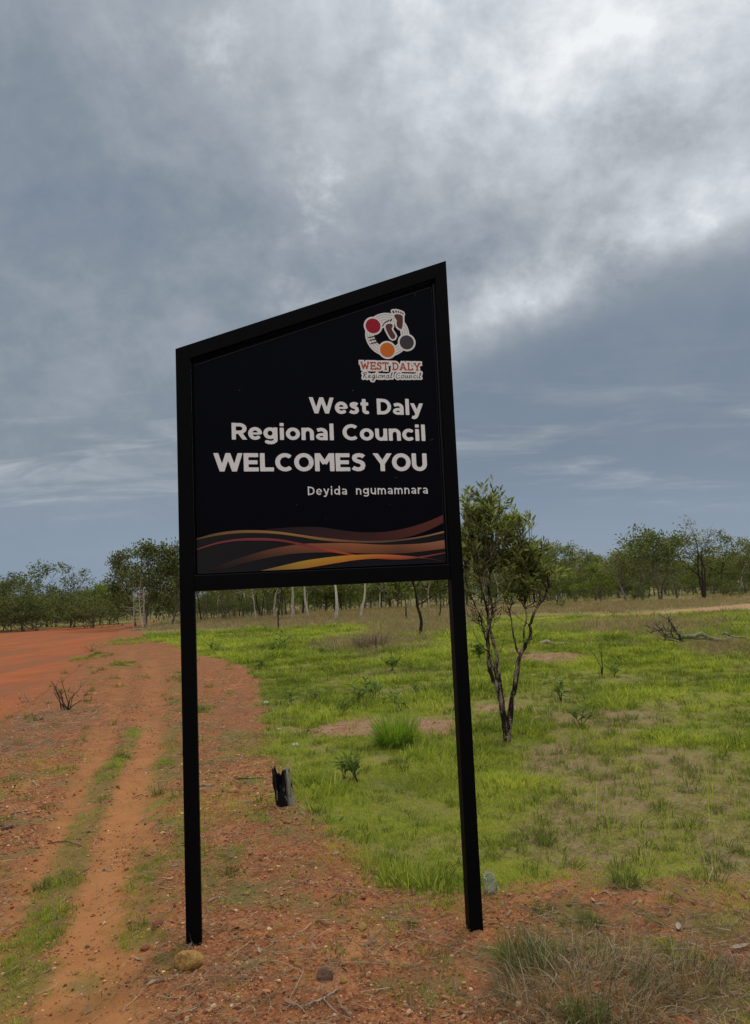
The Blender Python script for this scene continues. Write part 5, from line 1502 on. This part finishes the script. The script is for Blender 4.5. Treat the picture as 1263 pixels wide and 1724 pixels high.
def burnt_stump():
    p = at(477, 1356)
    r = np.random.default_rng(3)
    k = F_PX / p.y
    n = 26; V = []; Fc = []
    R, h0 = 0.060, 0.27
    def prof(a):
        # jagged rim: a notch at the front left, high splinters left and right
        x = math.cos(a); y = math.sin(a)
        h = 0.20 + 0.055 * max(0, x) + 0.10 * max(0, -x - 0.62) * 2.4
        h += 0.045 * max(0, y)
        if y < 0.3: h -= 0.095 * math.exp(-((x + 0.40) / 0.30) ** 2)
        return h + r.normal(0, .016)
    hs = [prof(2 * math.pi * i / n) for i in range(n)]
    rows = 7
    for side, sc in ((0, 1.0), (1, 0.74)):
        for j in range(rows):
            f = j / (rows - 1)
            for i in range(n):
                a = 2 * math.pi * i / n
                rr = R * sc * (1.08 - 0.14 * f) * (1 + 0.10 * math.sin(3 * a + 1) + 0.05 * math.sin(7 * a))
                rr *= 1 + r.normal(0, .035)
                z = -0.06 + (hs[i] + 0.06) * f if side == 0 else 0.0 + (hs[i] - 0.006) * f
                V.append((rr * math.cos(a) * 1.12 + 0.02 * (1 - f), rr * math.sin(a), z))
    o = n * rows
    for j in range(rows - 1):
        for i in range(n):
            i2 = (i + 1) % n
            Fc.append((j * n + i, j * n + i2, (j + 1) * n + i2, (j + 1) * n + i))
            Fc.append((o + j * n + i, o + (j + 1) * n + i, o + (j + 1) * n + i2, o + j * n + i2))
    t = (rows - 1) * n
    for i in range(n):
        i2 = (i + 1) % n
        Fc.append((t + i, t + i2, o + t + i2, o + t + i))
    m, tt, out = new_mat('charred_wood')
    tc_ = tt.n('ShaderNodeTexCoord').outputs['Object']
    mp = tt.n('ShaderNodeMapping'); tt.l(tc_, mp.inputs[0]); mp.inputs['Scale'].default_value = (1, 1, 0.28)
    nz = tt.noise(mp.outputs[0], 34, 5, 0.6, 0.5)
    sx = tt.n('ShaderNodeSeparateXYZ'); tt.l(tc_, sx.inputs[0])
    ash = tt.math('MULTIPLY', tt.ss(sx.outputs[0], 0.022, 0.055), tt.ss(nz, 0.36, 0.50))
    ash = tt.math('MAXIMUM', ash, tt.math('MULTIPLY', tt.ss(nz, 0.56, 0.68), tt.ss(sx.outputs[2], 0.17, 0.10)))
    c = tt.mix(ash, (0.008, 0.007, 0.007), (0.30, 0.265, 0.19))
    principled(tt, out, c, 0.85, 0.15, nz, 0.8, 0.01)
    ob = mesh_obj('burnt_stump', V, Fc, m, None, False)
    ob.location = p + Vector((0, 0, -0.01)); ob.rotation_euler = (0.04, -0.06, 0.2)
    set_props(ob, 'short charred hollow tree stump with an ash grey side at the edge of the grass', 'stump')
burnt_stump()

def glass_jar():
    p = at(829, 1502)
    prof = [(0, 0), (.026, 0), (.031, .004), (.032, .012), (.032, .062), (.029, .074), (.024, .080), (.024, .094), (.0255, .095), (.0255, .099), (.0215, .0995),
            (.0215, .080), (.026, .072), (.0292, .060), (.0292, .012), (.026, .006), (0, .006)]
    n = 24; V = []; Fc = []
    for i, (rr, z) in enumerate(prof):
        for j in range(n):
            a = 2 * math.pi * j / n; V.append((rr * math.cos(a), rr * math.sin(a), z))
    for i in range(len(prof) - 1):
        for j in range(n):
            j2 = (j + 1) % n
            Fc.append((i * n + j, i * n + j2, (i + 1) * n + j2, (i + 1) * n + j))
    m, t, out = new_mat('dusty_glass')
    tc_ = t.n('ShaderNodeTexCoord').outputs['Object']
    nz = t.noise(tc_, 60, 4, 0.6)
    g = t.n('ShaderNodeBsdfPrincipled'); g.inputs['Base Color'].default_value = (.86, .93, .90, 1); g.inputs['Roughness'].default_value = .05
    g.inputs['Transmission Weight'].default_value = 1.0; g.inputs['IOR'].default_value = 1.45
    d = t.n('ShaderNodeBsdfDiffuse'); d.inputs[0].default_value = (.78, .80, .74, 1)
    mx_ = t.n('ShaderNodeMixShader'); t.l(t.ss(nz, .40, .75, .08, .30), mx_.inputs[0]); t.l(g.outputs[0], mx_.inputs[1]); t.l(d.outputs[0], mx_.inputs[2]); t.l(mx_.outputs[0], out.inputs[0])
    o = mesh_obj('glass_jar', V, Fc, m, None, True)
    o.location = p + Vector((-0.004, 0.0, 0.008)); o.scale = (1.12,) * 3; o.rotation_euler = (math.radians(28), math.radians(-14), math.radians(8))
    set_props(o, 'empty clear glass jar lying in the grass beside the right sign post', 'jar')
glass_jar()

# ---- stones
def stone_mat(name, c0, c1):
    m, t, out = new_mat(name)
    tc_ = t.n('ShaderNodeTexCoord').outputs['Object']
    a = t.noise(tc_, 1.4, 6, 0.65, 0.4); b_ = t.noise(tc_, 6, 5, 0.7)
    f = t.math('MULTIPLY_ADD', b_, 0.4, t.math('MULTIPLY', a, 0.6))
    principled(t, out, t.mix(t.ss(f, 0.36, 0.62), c0, c1), 0.9, 0.15, f, 0.7, 0.1)
    return m
MAT['st_ochre'] = stone_mat('ochre_stone', (0.30, 0.150, 0.045), (0.62, 0.375, 0.115))
MAT['st_brown'] = stone_mat('brown_stone', (0.190, 0.105, 0.068), (0.310, 0.190, 0.125))
MAT['st_orange'] = stone_mat('orange_stone', (0.32, 0.115, 0.045), (0.58, 0.26, 0.105))
MAT['st_pale'] = stone_mat('pale_stone', (0.36, 0.25, 0.16), (0.56, 0.43, 0.30))
MAT['st_red'] = stone_mat('red_stone', (0.24, 0.07, 0.034), (0.44, 0.150, 0.070))
def stone(u, v, w, mat, label, group=None, seed=0, sub=2, ht=0.62, jit=0.10):
    p = at(u, v)
    L = w / F_PX * p.length * 1.0
    key = (mat, seed)
    V, Fc = pebble(500 + seed, sub, ht, jit)
    o = mesh_obj('stone', V, Fc, MAT[mat], None, sub > 1)
    s = L * 0.5
    o.scale = (s, s, s); o.location = p + Vector((0, 0.3 * s, s * 0.22)); o.rotation_euler = (random.uniform(-.2, .2), random.uniform(-.2, .2), random.uniform(0, 6.28))
    set_props(o, label, 'stone', group)
    return o
def ochre_rock():
    p = at(313, 1634)
    s = 0.5 * 43 / F_PX * p.length
    V, Fc = pebble(777, 3, 0.72, 0.05)
    V2 = []
    for x, y, z in V:
        for c, wd, dp in ((-.12, .05, .20), (.30, .05, .16), (-.55, .05, .10)):
            g = math.exp(-((x - c + .14 * z) / wd) ** 2); q = 1 - dp * g
            x, y, z = x, y * q, z * q
        V2.append((x * 1.05, y * .8, z))
    o = mesh_obj('stone', V2, Fc, MAT['st_ochre'], None, True)
    o.scale = (s, s, s * 1.05); o.location = p + Vector((0, .5 * s, s * .42)); o.rotation_euler = (0.1, 0.05, 0.15)
    set_props(o, 'large cracked yellow ochre stone in front of the left sign post', 'stone')
ochre_rock()
stone(547, 1649, 32, 'st_brown', 'large round brown stone on the red gravel between the sign posts', None, 2, 3, .95, .03)
stone(578, 1655, 17, 'st_ochre', 'small yellow stone just right of the large round brown stone', None, 3)
stone(579, 1625, 11, 'st_ochre', 'small ochre stone above and right of the large round brown stone', None, 4)
stone(609, 1565, 18, 'st_ochre', 'rounded ochre stone alone near the middle between the two sign posts', None, 5, 2, .8)
stone(243, 1600, 19, 'st_red', 'flat brick red stone left of the foot of the left sign post', None, 6, 2, .5)
stone(251, 1440, 21, 'st_orange', 'pinkish orange flat stone on the right edge of the wheel track', None, 7, 2, .45)
stone(264, 1560, 24, 'st_red', 'long dark red stone beside the lower left sign post', None, 8, 2, .5)
stone(392, 1334, 19, 'st_ochre', 'yellow stone on the berm between left post and burnt stump', None, 9)
stone(10, 1396, 20, 'st_brown', 'brown stone at the left border of the picture beside the wheel track', None, 10)
stone(591, 1504, 9, 'st_pale', 'small white stone by the edge of the grass', None, 11)
stone(411, 1566, 15, 'st_orange', 'smooth orange stone, largest of the cluster right of the left post foot', None, 12)
GRP = 'small orange stones on the berm gravel'
LBL = 'small orange brown stone lying loose on the gravel between the sign posts'
for i, (u, v, w, m) in enumerate([(405, 1580, 13, 'st_orange'), (424, 1589, 10, 'st_orange'), (436, 1595, 11, 'st_orange'), (482, 1508, 15, 'st_ochre'), (451, 1513, 12, 'st_orange'), (414, 1507, 12, 'st_ochre'),
        (587, 1551, 11, 'st_ochre'), (417, 1352, 11, 'st_pale'), (482, 1386, 15, 'st_orange'), (612, 1513, 11, 'st_red'), (566, 1440, 12, 'st_pale'), (578, 1447, 10, 'st_orange'), (650, 1546, 9, 'st_ochre'), (635, 1551, 9, 'st_orange'),
        (371, 1513, 9, 'st_pale'), (512, 1589, 8, 'st_ochre'), (675, 1637, 10, 'st_orange'), (369, 1513, 8, 'st_pale'), (357, 1281, 9, 'st_pale'), (440, 1345, 8, 'st_orange'), (450, 1372, 9, 'st_pale'), (500, 1400, 9, 'st_orange'),
        (380, 1420, 8, 'st_ochre'), (395, 1395, 9, 'st_orange'), (350, 1440, 8, 'st_pale'), (470, 1455, 9, 'st_orange'), (520, 1475, 8, 'st_ochre'), (505, 1447, 9, 'st_pale'), (432, 1565, 9, 'st_ochre'), (395, 1600, 8, 'st_orange'),
        (660, 1600, 9, 'st_red'), (540, 1560, 8, 'st_orange'), (490, 1620, 9, 'st_red'), (600, 1700, 11, 'st_orange'), (620, 1660, 8, 'st_red'), (445, 1625, 7, 'st_pale'), (470, 1330, 8, 'st_orange'), (430, 1310, 8, 'st_ochre')]):
    stone(u, v, w, m, LBL, GRP, 20 + i % 9, 1 if w < 10 else 2)
LBL2 = 'small stone lying on the red wheel track left of the sign'
for i, (u, v, w, m) in enumerate([(153, 1616, 11, 'st_ochre'), (130, 1640, 10, 'st_ochre'), (146, 1596, 10, 'st_brown'), (283, 1633, 10, 'st_ochre'), (5, 1366, 9, 'st_orange'), (12, 1465, 10, 'st_orange'), (232, 1555, 8, 'st_ochre'), (30, 1210, 8, 'st_pale'),
        (200, 1500, 8, 'st_orange'), (190, 1560, 7, 'st_ochre'), (240, 1475, 7, 'st_pale'), (60, 1450, 8, 'st_red'), (20, 1530, 9, 'st_red'), (110, 1660, 8, 'st_red'), (215, 1655, 8, 'st_orange'), (10, 1668, 9, 'st_ochre')]):
    stone(u, v, w, m, LBL2, 'small stones on the wheel track', 20 + i % 9, 1)

# ---- sticks, leaves, scraps
def stick(pts, r0, r1, mat, label, name='stick', lift=0.008, forks=()):
    P = [at(*q) for q in pts]
    P = np.array([[p.x, p.y, p.z + lift] for p in P])
    n = len(P); m = n * 3
    t = np.linspace(0, n - 1, m); Q = np.stack([np.interp(t, np.arange(n), P[:, c]) for c in range(3)], 1)
    Q += rng.normal(0, r0 * .25, Q.shape)
    c0 = Q[0].copy(); Q = Q - c0
    T = Tubes(); T.tube(Q, np.linspace(r0, r1, m), 6)
    for f in forks:
        R = np.array([[at(*q).x, at(*q).y, at(*q).z + lift] for q in f]) - c0
        T.tube(R, np.linspace(r0 * .6, r1 * .5, len(R)), 5)
    o = T.build(name, MAT[mat], None)
    o.location = c0
    set_props(o, label, 'stick')
    return o
stick([(506, 1702), (528, 1690), (545, 1685), (562, 1674), (570, 1668)], .0052, .003, 'dead_wood', 'white forked stick on the gravel at the bottom of the picture', forks=([(545, 1685), (556, 1698), (572, 1712), (592, 1719)], [(566, 1680), (576, 1700), (590, 1712)]))
stick([(398, 1312), (420, 1312), (445, 1311), (512, 1307)], .006, .004, 'dead_dark', 'dark thin branch lying behind the burnt stump')
stick([(334, 1325), (346, 1323), (359, 1324)], .008, .006, 'dead_wood', 'short pale stick on the berm right of the left post')
stick([(55, 1316), (60, 1322), (62, 1328)], .006, .004, 'dead_wood', 'tiny bent white stick on the verge left of the wheel track')
stick([(17, 1372), (30, 1369), (46, 1368)], .007, .005, 'dead_wood', 'pale short stick on the verge at the left border')
stick([(640, 1552), (665, 1551), (690, 1556)], .003, .002, 'dead_wood', 'thin curved stick between the posts right of the ochre stone')
stick([(80, 1422), (110, 1418), (138, 1426)], .004, .003, 'dead_dark', 'dark thin stick across the grass strip of the wheel track')
for i, (a, b_) in enumerate((((640, 1612), (760, 1560)), ((700, 1558), (880, 1600)), ((760, 1572), (900, 1640)), ((690, 1700), (760, 1560)))):
    pass
stick([(690, 1568), (760, 1584), (838, 1603), (890, 1612)], .0020, .0012, 'dead_wood', 'long straw stalk in front of the right post, upper one', 'straw_stalk')
stick([(700, 1580), (770, 1600), (850, 1622)], .0020, .0012, 'dead_wood', 'long straw stalk in front of the right post, lower one', 'straw_stalk')
stick([(480, 1478), (530, 1492), (582, 1505)], .0020, .0012, 'dead_wood', 'long straw stalk across the gravel in the middle of the berm', 'straw_stalk')
stick([(540, 1596), (556, 1625), (566, 1640)], .0018, .0012, 'dead_wood', 'grey straw stalk beside the large round brown stone', 'straw_stalk')

def dry_leaf(u, v, L, w, label, rz, curl=.4, mat='litter1'):
    p = at(u, v)
    V, Fc = leaf_shape(L, w, curl, .5, 6)
    V = [(x - L / 2, y, z) for x, y, z in V]
    o = mesh_obj('dry_leaf', V, Fc, MAT[mat], None)
    md = o.modifiers.new('thickness', 'SOLIDIFY'); md.thickness = 0.0008
    o.location = p + Vector((0, 0, .008)); o.rotation_euler = (random.uniform(-.3, .3), random.uniform(-.1, .3), rz)
    set_props(o, label, 'leaf')
MAT['litter1'] = leaf_mat('dry_gum_leaf', [(0.24, 0.140, 0.080), (0.28, 0.17, 0.10), (0.31, 0.195, 0.12)], 0.1, spec=0.0)
MAT['litter2'] = leaf_mat('grey_dry_leaf', [(0.34, 0.265, 0.195), (0.38, 0.30, 0.22), (0.42, 0.34, 0.255)], 0.1, spec=0.0)
dry_leaf(545, 1556, .085, .03, 'pale grey curled leaf on the gravel between the posts', -0.6, .2, 'litter2')
dry_leaf(630, 1592, .105, .03, 'brown curled leaf near the middle between the posts', 0.15, .7)
dry_leaf(438, 1604, .05, .018, 'small white grey leaf under the orange stones right of the left post', -1.2, .2, 'litter2')
dry_leaf(487, 1694, .07, .026, 'brown leaf left of the white forked stick', -0.9, .3)
dry_leaf(232, 1344, .10, .035, 'brown leaf lying on the wheel track', 0.2, .3)
dry_leaf(1245, 1600, .09, .026, 'pale grey leaf in the litter at the right border', 0.2, .3, 'litter2')
dry_leaf(1143, 1565, .06, .03, 'grey leaf in the litter at the lower right', 1.2, .3, 'litter2')
dry_leaf(1096, 1628, .07, .022, 'upright pinkish leaf behind the big dry tussock', 1.4, .4)
dry_leaf(1240, 1424, .07, .015, 'whitish leaf in the dry grass by the right border', -0.2, .2, 'litter2')

MAT['paper'] = simple('paper_scrap', (0.36, 0.40, 0.37), .8, .1, .15, 60)
def scrap(u, v, w, label):
    p = at(u, v); s = 0.75 * w / F_PX * p.length
    V = []; Fc = []; n = 5
    r = np.random.default_rng(int(u))
    for i in range(n):
        for j in range(4):
            V.append(((i / 4 - .5) * s, (j / 3 - .5) * s * .8, .02 + abs(r.normal(0, .12)) * s))
    for i in range(n - 1):
        for j in range(3):
            q = i * 4 + j; Fc.append((q, q + 4, q + 5, q + 1))
    o = mesh_obj('paper_scrap', V, Fc, MAT['paper'], None)
    md = o.modifiers.new('thickness', 'SOLIDIFY'); md.thickness = 0.002
    o.location = p + Vector((0, 0, .012)); o.rotation_euler = (.15, 0, r.uniform(-.4, .4))
    set_props(o, label, 'litter')
scrap(449, 1186, 11, 'pale paper scrap at the grass edge, farthest of three')
scrap(470, 1232, 9, 'pale paper scrap at the grass edge, middle one of three')
scrap(498, 1259, 13, 'pale paper scrap in the grass, nearest of three to the burnt stump')

# ---- fallen branches in the field
def field_thing(name, label, cat, u, v):
    p = at(u, v)
    return empty(name, p, 0, label, cat), p.y / F_PX / FWD[1] * 1.0

def local(u0, v0, k):
    c, s = math.cos(ROLL), math.sin(ROLL)
    def f(u, v, dep=0.0):
        du, dv = (u - u0) * k, (v0 - v) * k
        return np.array([du * c - dv * -s * 0, dep, max(-0.03, du * s + dv * c)])
    return f

MAT['twig_grey'] = bark_mat('grey_dead_twigs', (0.06, 0.048, 0.036), (0.21, 0.175, 0.13), 12)
def fallen_branch():
    e, k = field_thing('fallen_branch', 'large fallen dead branch with a fan of dark twigs lying in the field', 'branch', 1160, 1088)
    f = local(1160, 1088, k)
    z = lambda L: [(1080 + x / 6.9, 1020 + y / 6.9) for x, y in L]
    r = np.random.default_rng(8)
    T = Tubes()
    main = [z([(1030, 420), (1000, 445), (900, 450), (760, 425), (740, 400), (705, 372), (620, 400), (520, 412), (460, 400)]), z([(1230, 430), (1120, 415), (1040, 405), (985, 365), (950, 385)]), z([(750, 430), (640, 430), (520, 415)])]
    for pl, r0, r1 in ((main[0], .050, .055), (main[1], .02, .035), (main[2], .03, .03)):
        T.tube(np.array([f(u, v, r.normal(0, .05)) + np.array([0, 0, .11]) for u, v in pl]), np.linspace(r0, r1, len(pl)), 7)
    T.build('limb', MAT['log_green'], e)
    T = Tubes()
    tw = [[(500, 412), (400, 375), (320, 355), (240, 285), (180, 262), (105, 235)], [(460, 400), (430, 330), (340, 300), (300, 240), (210, 200)], [(480, 400), (440, 300), (415, 280), (440, 200)],
          [(400, 375), (300, 365), (200, 340)], [(320, 355), (280, 330), (215, 345)], [(430, 330), (400, 250), (330, 200)], [(500, 412), (420, 420), (350, 400), (250, 390), (210, 410)], [(340, 300), (310, 290), (280, 220), (260, 180)],
          [(240, 285), (160, 300), (140, 320)], [(450, 390), (460, 330), (520, 300)], [(300, 360), (250, 280), (200, 240), (150, 190)], [(380, 370), (350, 300), (360, 220), (320, 170)]]
    for pl in tw:
        d1 = r.normal(0, .35)
        pl = z(pl); n = len(pl)
        P = np.array([f(u, v, d1 * i / n) for i, (u, v) in enumerate(pl)])
        T.tube(P, np.linspace(.024, .008, n), 5)
        for _ in range(3):
            i = r.integers(1, n); q = P[i] + r.normal(0, .14, 3) + np.array([-.06, 0, .12])
            T.tube(np.array([P[i], .5 * (P[i] + q) + r.normal(0, .02, 3), q]), [.012, .009, .005], 4)
    T.build('twigs', MAT['twig_grey'], e)
fallen_branch()

def bent_log():
    e, k = field_thing('fallen_log', 'curved whitish dead log lying in the grass right of the young tree', 'log', 925, 1089)
    f = local(925, 1089, k)
    z = lambda L: [(770 + x * .3903, 800 + y * .3903) for x, y in L]
    T = Tubes()
    pl = z([(345, 742), (365, 730), (390, 722), (415, 735), (445, 732), (490, 735), (530, 740), (572, 744)])
    T.tube(np.array([f(u, v, .1 * math.sin(i)) for i, (u, v) in enumerate(pl)]) + np.array([0, 0, .03]), [.03, .05, .055, .055, .05, .045, .035, .02], 7)
    T.build('limb', MAT['dead_wood'], e)
    T = Tubes()
    pl = z([(500, 745), (520, 735), (490, 722)]); T.tube(np.array([f(u, v) for u, v in pl]) + np.array([0, .02, .03]), [.02, .015, .008], 5)
    T.build('side_branch', MAT['dead_dark'], e)
bent_log()

def dead_shrub(u, v, h_px, n, label, spread=.5, mat='dead_dark', seed=0):
    p = at(u, v); k = p.y / F_PX
    r = np.random.default_rng(40 + seed)
    T = Tubes(); H = h_px * k
    for i in range(n):
        a = r.uniform(0, 6.28)
        pts = [np.array([r.normal(0, .05), r.normal(0, .05), -.02])]
        d = unit(np.array([math.cos(a) * spread, math.sin(a) * spread, 1]))
        L = H * r.uniform(.45, 1.05)
        for s in range(5):
            d = unit(d + r.normal(0, .22, 3)); pts.append(pts[-1] + d * L / 5)
        pts = np.array(pts); T.tube(pts, np.linspace(.010, .003, 6) * (H / .5) ** .5, 5)
        for _ in range(2):
            j = r.integers(2, 6); q = pts[j] + unit(r.normal(0, 1, 3) + np.array([0, 0, .8])) * H * r.uniform(.12, .3)
            T.tube(np.array([pts[j], .5 * (pts[j] + q) + r.normal(0, .01, 3), q]), [.004, .003, .002], 4)
    o = T.build('dead_shrub', MAT[mat], None); o.location = p
    set_props(o, label, 'shrub')
dead_shrub(112, 1194, 62, 9, 'burnt bare shrub with dark twigs on the verge beside the red road', .45, seed=1)
dead_shrub(45, 1182, 24, 8, 'small dry twiggy plant at the red road lip near the left border', .9, 'dead_wood', 2)
dead_shrub(152, 1097, 18, 8, 'small dry twiggy plant far up the red road lip', .9, 'dead_dark', 3)
dead_shrub(140, 1172, 16, 9, 'low broken twigs right of the burnt bare shrub', 1.6, 'dead_dark', 4)
dead_shrub(72, 1214, 14, 10, 'low broken twigs left of the burnt bare shrub', 2.0, 'dead_dark', 5)
dead_shrub(703, 1083, 13, 6, 'small dark spiky stub at the foot of the leaning tree in the field', .9, 'dead_dark', 6)
dead_shrub(1142, 1036, 7, 5, 'small dark stub on the far sandy track', 1.2, 'dead_dark', 7)
dead_shrub(808, 1232, 8, 4, 'tiny dark charred stub in the grass beside the right post', .6, 'dead_dark', 8)

# ---- leafy plants in the grass
def seedling(u, v, h_px, label, nst=3, nl=7, L=None, mat='leaf_seed', spread=.35, seed=0, name='seedling', wr=.30):
    p = at(u, v); k = p.y / F_PX; H = 1.25 * h_px * k
    L = (L or .55) * H if L is None or L < 1 else L
    r = np.random.default_rng(600 + seed)
    wr = r.uniform(.16, .34); up0 = r.uniform(.3, 1.1)
    T = Tubes(); LV, LF = [], []
    for s in range(nst):
        a = r.uniform(0, 6.28); d = unit(np.array([math.cos(a) * spread, math.sin(a) * spread, 1]))
        pts = [np.array([0, 0, -.01])]; Ls = H * r.uniform(.6, 1.0)
        for _ in range(4):
            d = unit(d + r.normal(0, .15, 3)); pts.append(pts[-1] + d * Ls / 4)
        pts = np.array(pts); T.tube(pts, np.linspace(.006, .002, 5) * (H / .4) ** .5, 4)
        for i in range(nl):
            f = .25 + .75 * (i + 1) / nl; q = min(3.999, f * 4); j = int(q); pp = pts[j] + (pts[j + 1] - pts[j]) * (q - j)
            az_ = i * 2.4 + r.uniform(-.4, .4)
            ld = unit(np.array([math.cos(az_), math.sin(az_), up0 + r.normal(0, .3)]))
            ll = L * r.uniform(.7, 1.2); w = ll * wr
            sd2 = unit(np.cross(ld, np.array([0, 0, 1.0]))); up_ = np.cross(sd2, ld)
            b1 = len(LV)
            for t_, hw in ((0, .05), (.35, .5), (.7, .38), (1, 0.02)):
                c = pp + ld * ll * t_ - np.array([0, 0, .28 * ll * t_ * t_])
                LV += [c - sd2 * w * hw + up_ * w * hw * .4, c, c + sd2 * w * hw + up_ * w * hw * .4]
            for t_ in range(3):
                o = b1 + 3 * t_; LF += [(o, o + 1, o + 4, o + 3), (o + 1, o + 2, o + 5, o + 4)]
    e = empty(name, p, 0, label, 'plant')
    T.build('stem', MAT['dead_dark'], e)
    mesh_obj('foliage', [v.tolist() for v in LV], LF, MAT[mat], e)
    return e
SEED = [
 (472, 1096, 34, 'upright leafy seedling in the grass below the black twin stemmed tree', 4, 7, .42),
 (438, 1127, 16, 'low leafy seedling at the left grass edge near the berm', 5, 5, .8),
 (362, 1103, 18, 'leafy sprout at the top end of the berm just right of the left post', 4, 5, .7),
 (487, 1190, 26, 'leafy seedling in the grass, leftmost of the row across the middle field', 4, 6, .6),
 (528, 1180, 28, 'leafy seedling in the grass, second from the left in the middle field row', 4, 6, .6),
 (576, 1206, 26, 'dark leafy seedling in the grass at the bare patch left of the bright clump', 4, 6, .7),
 (601, 1184, 28, 'open leafy seedling in the grass, just above the bare patch', 4, 6, .6),
 (626, 1178, 30, 'tall dark leaved seedling in the middle of the field under the sign', 4, 7, .6),
 (660, 1130, 24, 'dark small bush like seedling in the field under the right half of the sign', 6, 8, .5),
 (674, 1196, 36, 'tall pale seedling right above the bright green clump', 3, 7, .4),
 (700, 1170, 20, 'small leafy seedling between bright clump and right post', 4, 6, .6),
 (604, 1318, 46, 'pale leafy seedling in the lush grass between burnt stump and right post, upper one', 3, 8, .45),
 (579, 1310, 36, 'broad leafy seedling in the lush grass right of the burnt stump', 4, 7, .6),
 (545, 1105, 12, 'tiny far seedling in the grass left of the dry grass patch', 4, 5, .8),
 (595, 1112, 14, 'tiny far seedling just below the dry grass patch', 4, 5, .8),
 (945, 1180, 30, 'loose leafy plant in the grass right of the young tree, left of the two', 5, 6, .5),
 (978, 1222, 26, 'broad low leafy plant in the grass right of the young tree, lower one', 5, 6, .7),
 (1014, 1138, 56, 'bare topped dark sapling with leaves at its foot in the right field', 3, 9, .22),
 (1035, 1140, 20, 'small leafy shoot at the right foot of the dark sapling', 4, 6, .7),
 (945, 1027, 16, 'small dark green plant beside the sandy track behind the young tree', 5, 7, .6),
 (808, 1110, 24, 'leafy plant in the grass just right of the right sign post', 6, 7, .6),
]
for i, (u, v, h, lb, ns, nl, L) in enumerate(SEED):
    seedling(u, v, h, lb, ns, nl, L, 'leaf_seed', .12 if h > 50 else .4, i)
# bright needle-leaved clump
def clump_plant(name, u, v, w_px, h_px, n, label, mat, wid, segs=4, curl=.5, lean=.55, cat='plant', extra=None, hmin=.45):
    p = at(u, v); k = p.y / F_PX
    o = blade_mesh(name, n, h_px * k * hmin, h_px * k, w_px * k * .32, wid, lean, MAT[mat], segs, int(u + v), curl)
    COL.objects.link(o); o.location = p + Vector((0, 0, -.005))
    if extra: o.data.materials.append(MAT[extra])
    set_props(o, label, cat)
    return o
clump_plant('bright_shrub', 668, 1256, 84, 72, 1000, 'bright green feathery low shrub in the middle of the field beside a bare patch', 'leaf_yellow', .007, 4, .5, .5, 'shrub', None, .3)
clump_plant('grass_tussock', 975, 1675, 410, 92, 1900, 'large grey green dry grass tussock at the bottom right, in front of the right post', 'tussock', .0028, 5, .6, .85, 'grass tussock', None, .3)
clump_plant('grass_tussock', 880, 1620, 120, 70, 380, 'greener small tussock at the upper left side of the large dry tussock', 'tuft', .0026, 4, .5, .6, 'grass tussock')
clump_plant('grass_tussock', 1165, 1660, 170, 80, 330, 'dry tussock joined to the right side of the large dry tussock', 'tussock', .0026, 5, .5, .7, 'grass tussock')
clump_plant('grass_tussock', 985, 1722, 90, 56, 260, 'bright green tuft at the bottom border in front of the large dry tussock', 'tuft', .003, 4, .5, .5, 'grass tussock')
clump_plant('grass_tussock', 1053, 1488, 60, 36, 230, 'green grass tuft at the bare soil edge right of the right post', 'tuft', .0026, 4, .5, .55, 'grass tussock')
clump_plant('grass_tussock', 995, 1556, 52, 30, 200, 'green grass tuft on the bare red soil behind the large dry tussock', 'tuft', .0026, 4, .5, .55, 'grass tussock')
clump_plant('grass_tussock', 1200, 1450, 40, 26, 150, 'dark grass tuft near the right border at the soil edge', 'tuft', .0026, 4, .5, .55, 'grass tussock')
clump_plant('grass_tussock', 915, 1535, 50, 26, 170, 'loose grass tuft on the soil right of the glass jar', 'tuft', .0026, 4, .5, .6, 'grass tussock')
clump_plant('grass_tussock', 390, 1474, 34, 26, 130, 'green grass tuft on the berm gravel right of the left post', 'tuft', .0026, 4, .5, .55, 'grass tussock')
clump_plant('grass_tussock', 1245, 1640, 90, 50, 240, 'straw coloured tussock in the litter at the right border', 'straw1', .0024, 4, .6, .9, 'grass tussock')
clump_plant('grass_tussock', 752, 1700, 200, 30, 360, 'flattened grey straw heap at the bottom border left of the large dry tussock', 'straw1', .0022, 5, .35, 1.25, 'grass tussock', None, .5)
clump_plant('grass_tussock', 860, 1705, 180, 40, 400, 'flattened grey straw between heap and large dry tussock', 'straw1', .0022, 5, .35, 1.2, 'grass tussock', None, .5)
clump_plant('grass_tussock', 328, 1588, 60, 34, 26, 'dead straw tuft around the foot of the left post', 'straw1', .0026, 4, .5, 1.0, 'grass tussock')
clump_plant('grass_tussock', 267, 1338, 34, 24, 130, 'green grass tuft at the right edge of the wheel track', 'tuft', .003, 4, .5, .6, 'grass tussock')
clump_plant('grass_tussock', 205, 1274, 26, 18, 120, 'dark green grass tuft at the top of the centre strip of the wheel track', 'tuft', .003, 4, .5, .6, 'grass tussock')
clump_plant('grass_tussock', 75, 1497, 50, 28, 200, 'blue green grass tuft in the centre strip of the wheel track, lower left', 'tuft', .003, 4, .5, .6, 'grass tussock')
clump_plant('grass_tussock', 625, 1092, 90, 30, 420, 'tall straw coloured grass patch in the field under the sign', 'straw1', .016, 4, .3, .3, 'grass tussock', None, .5)
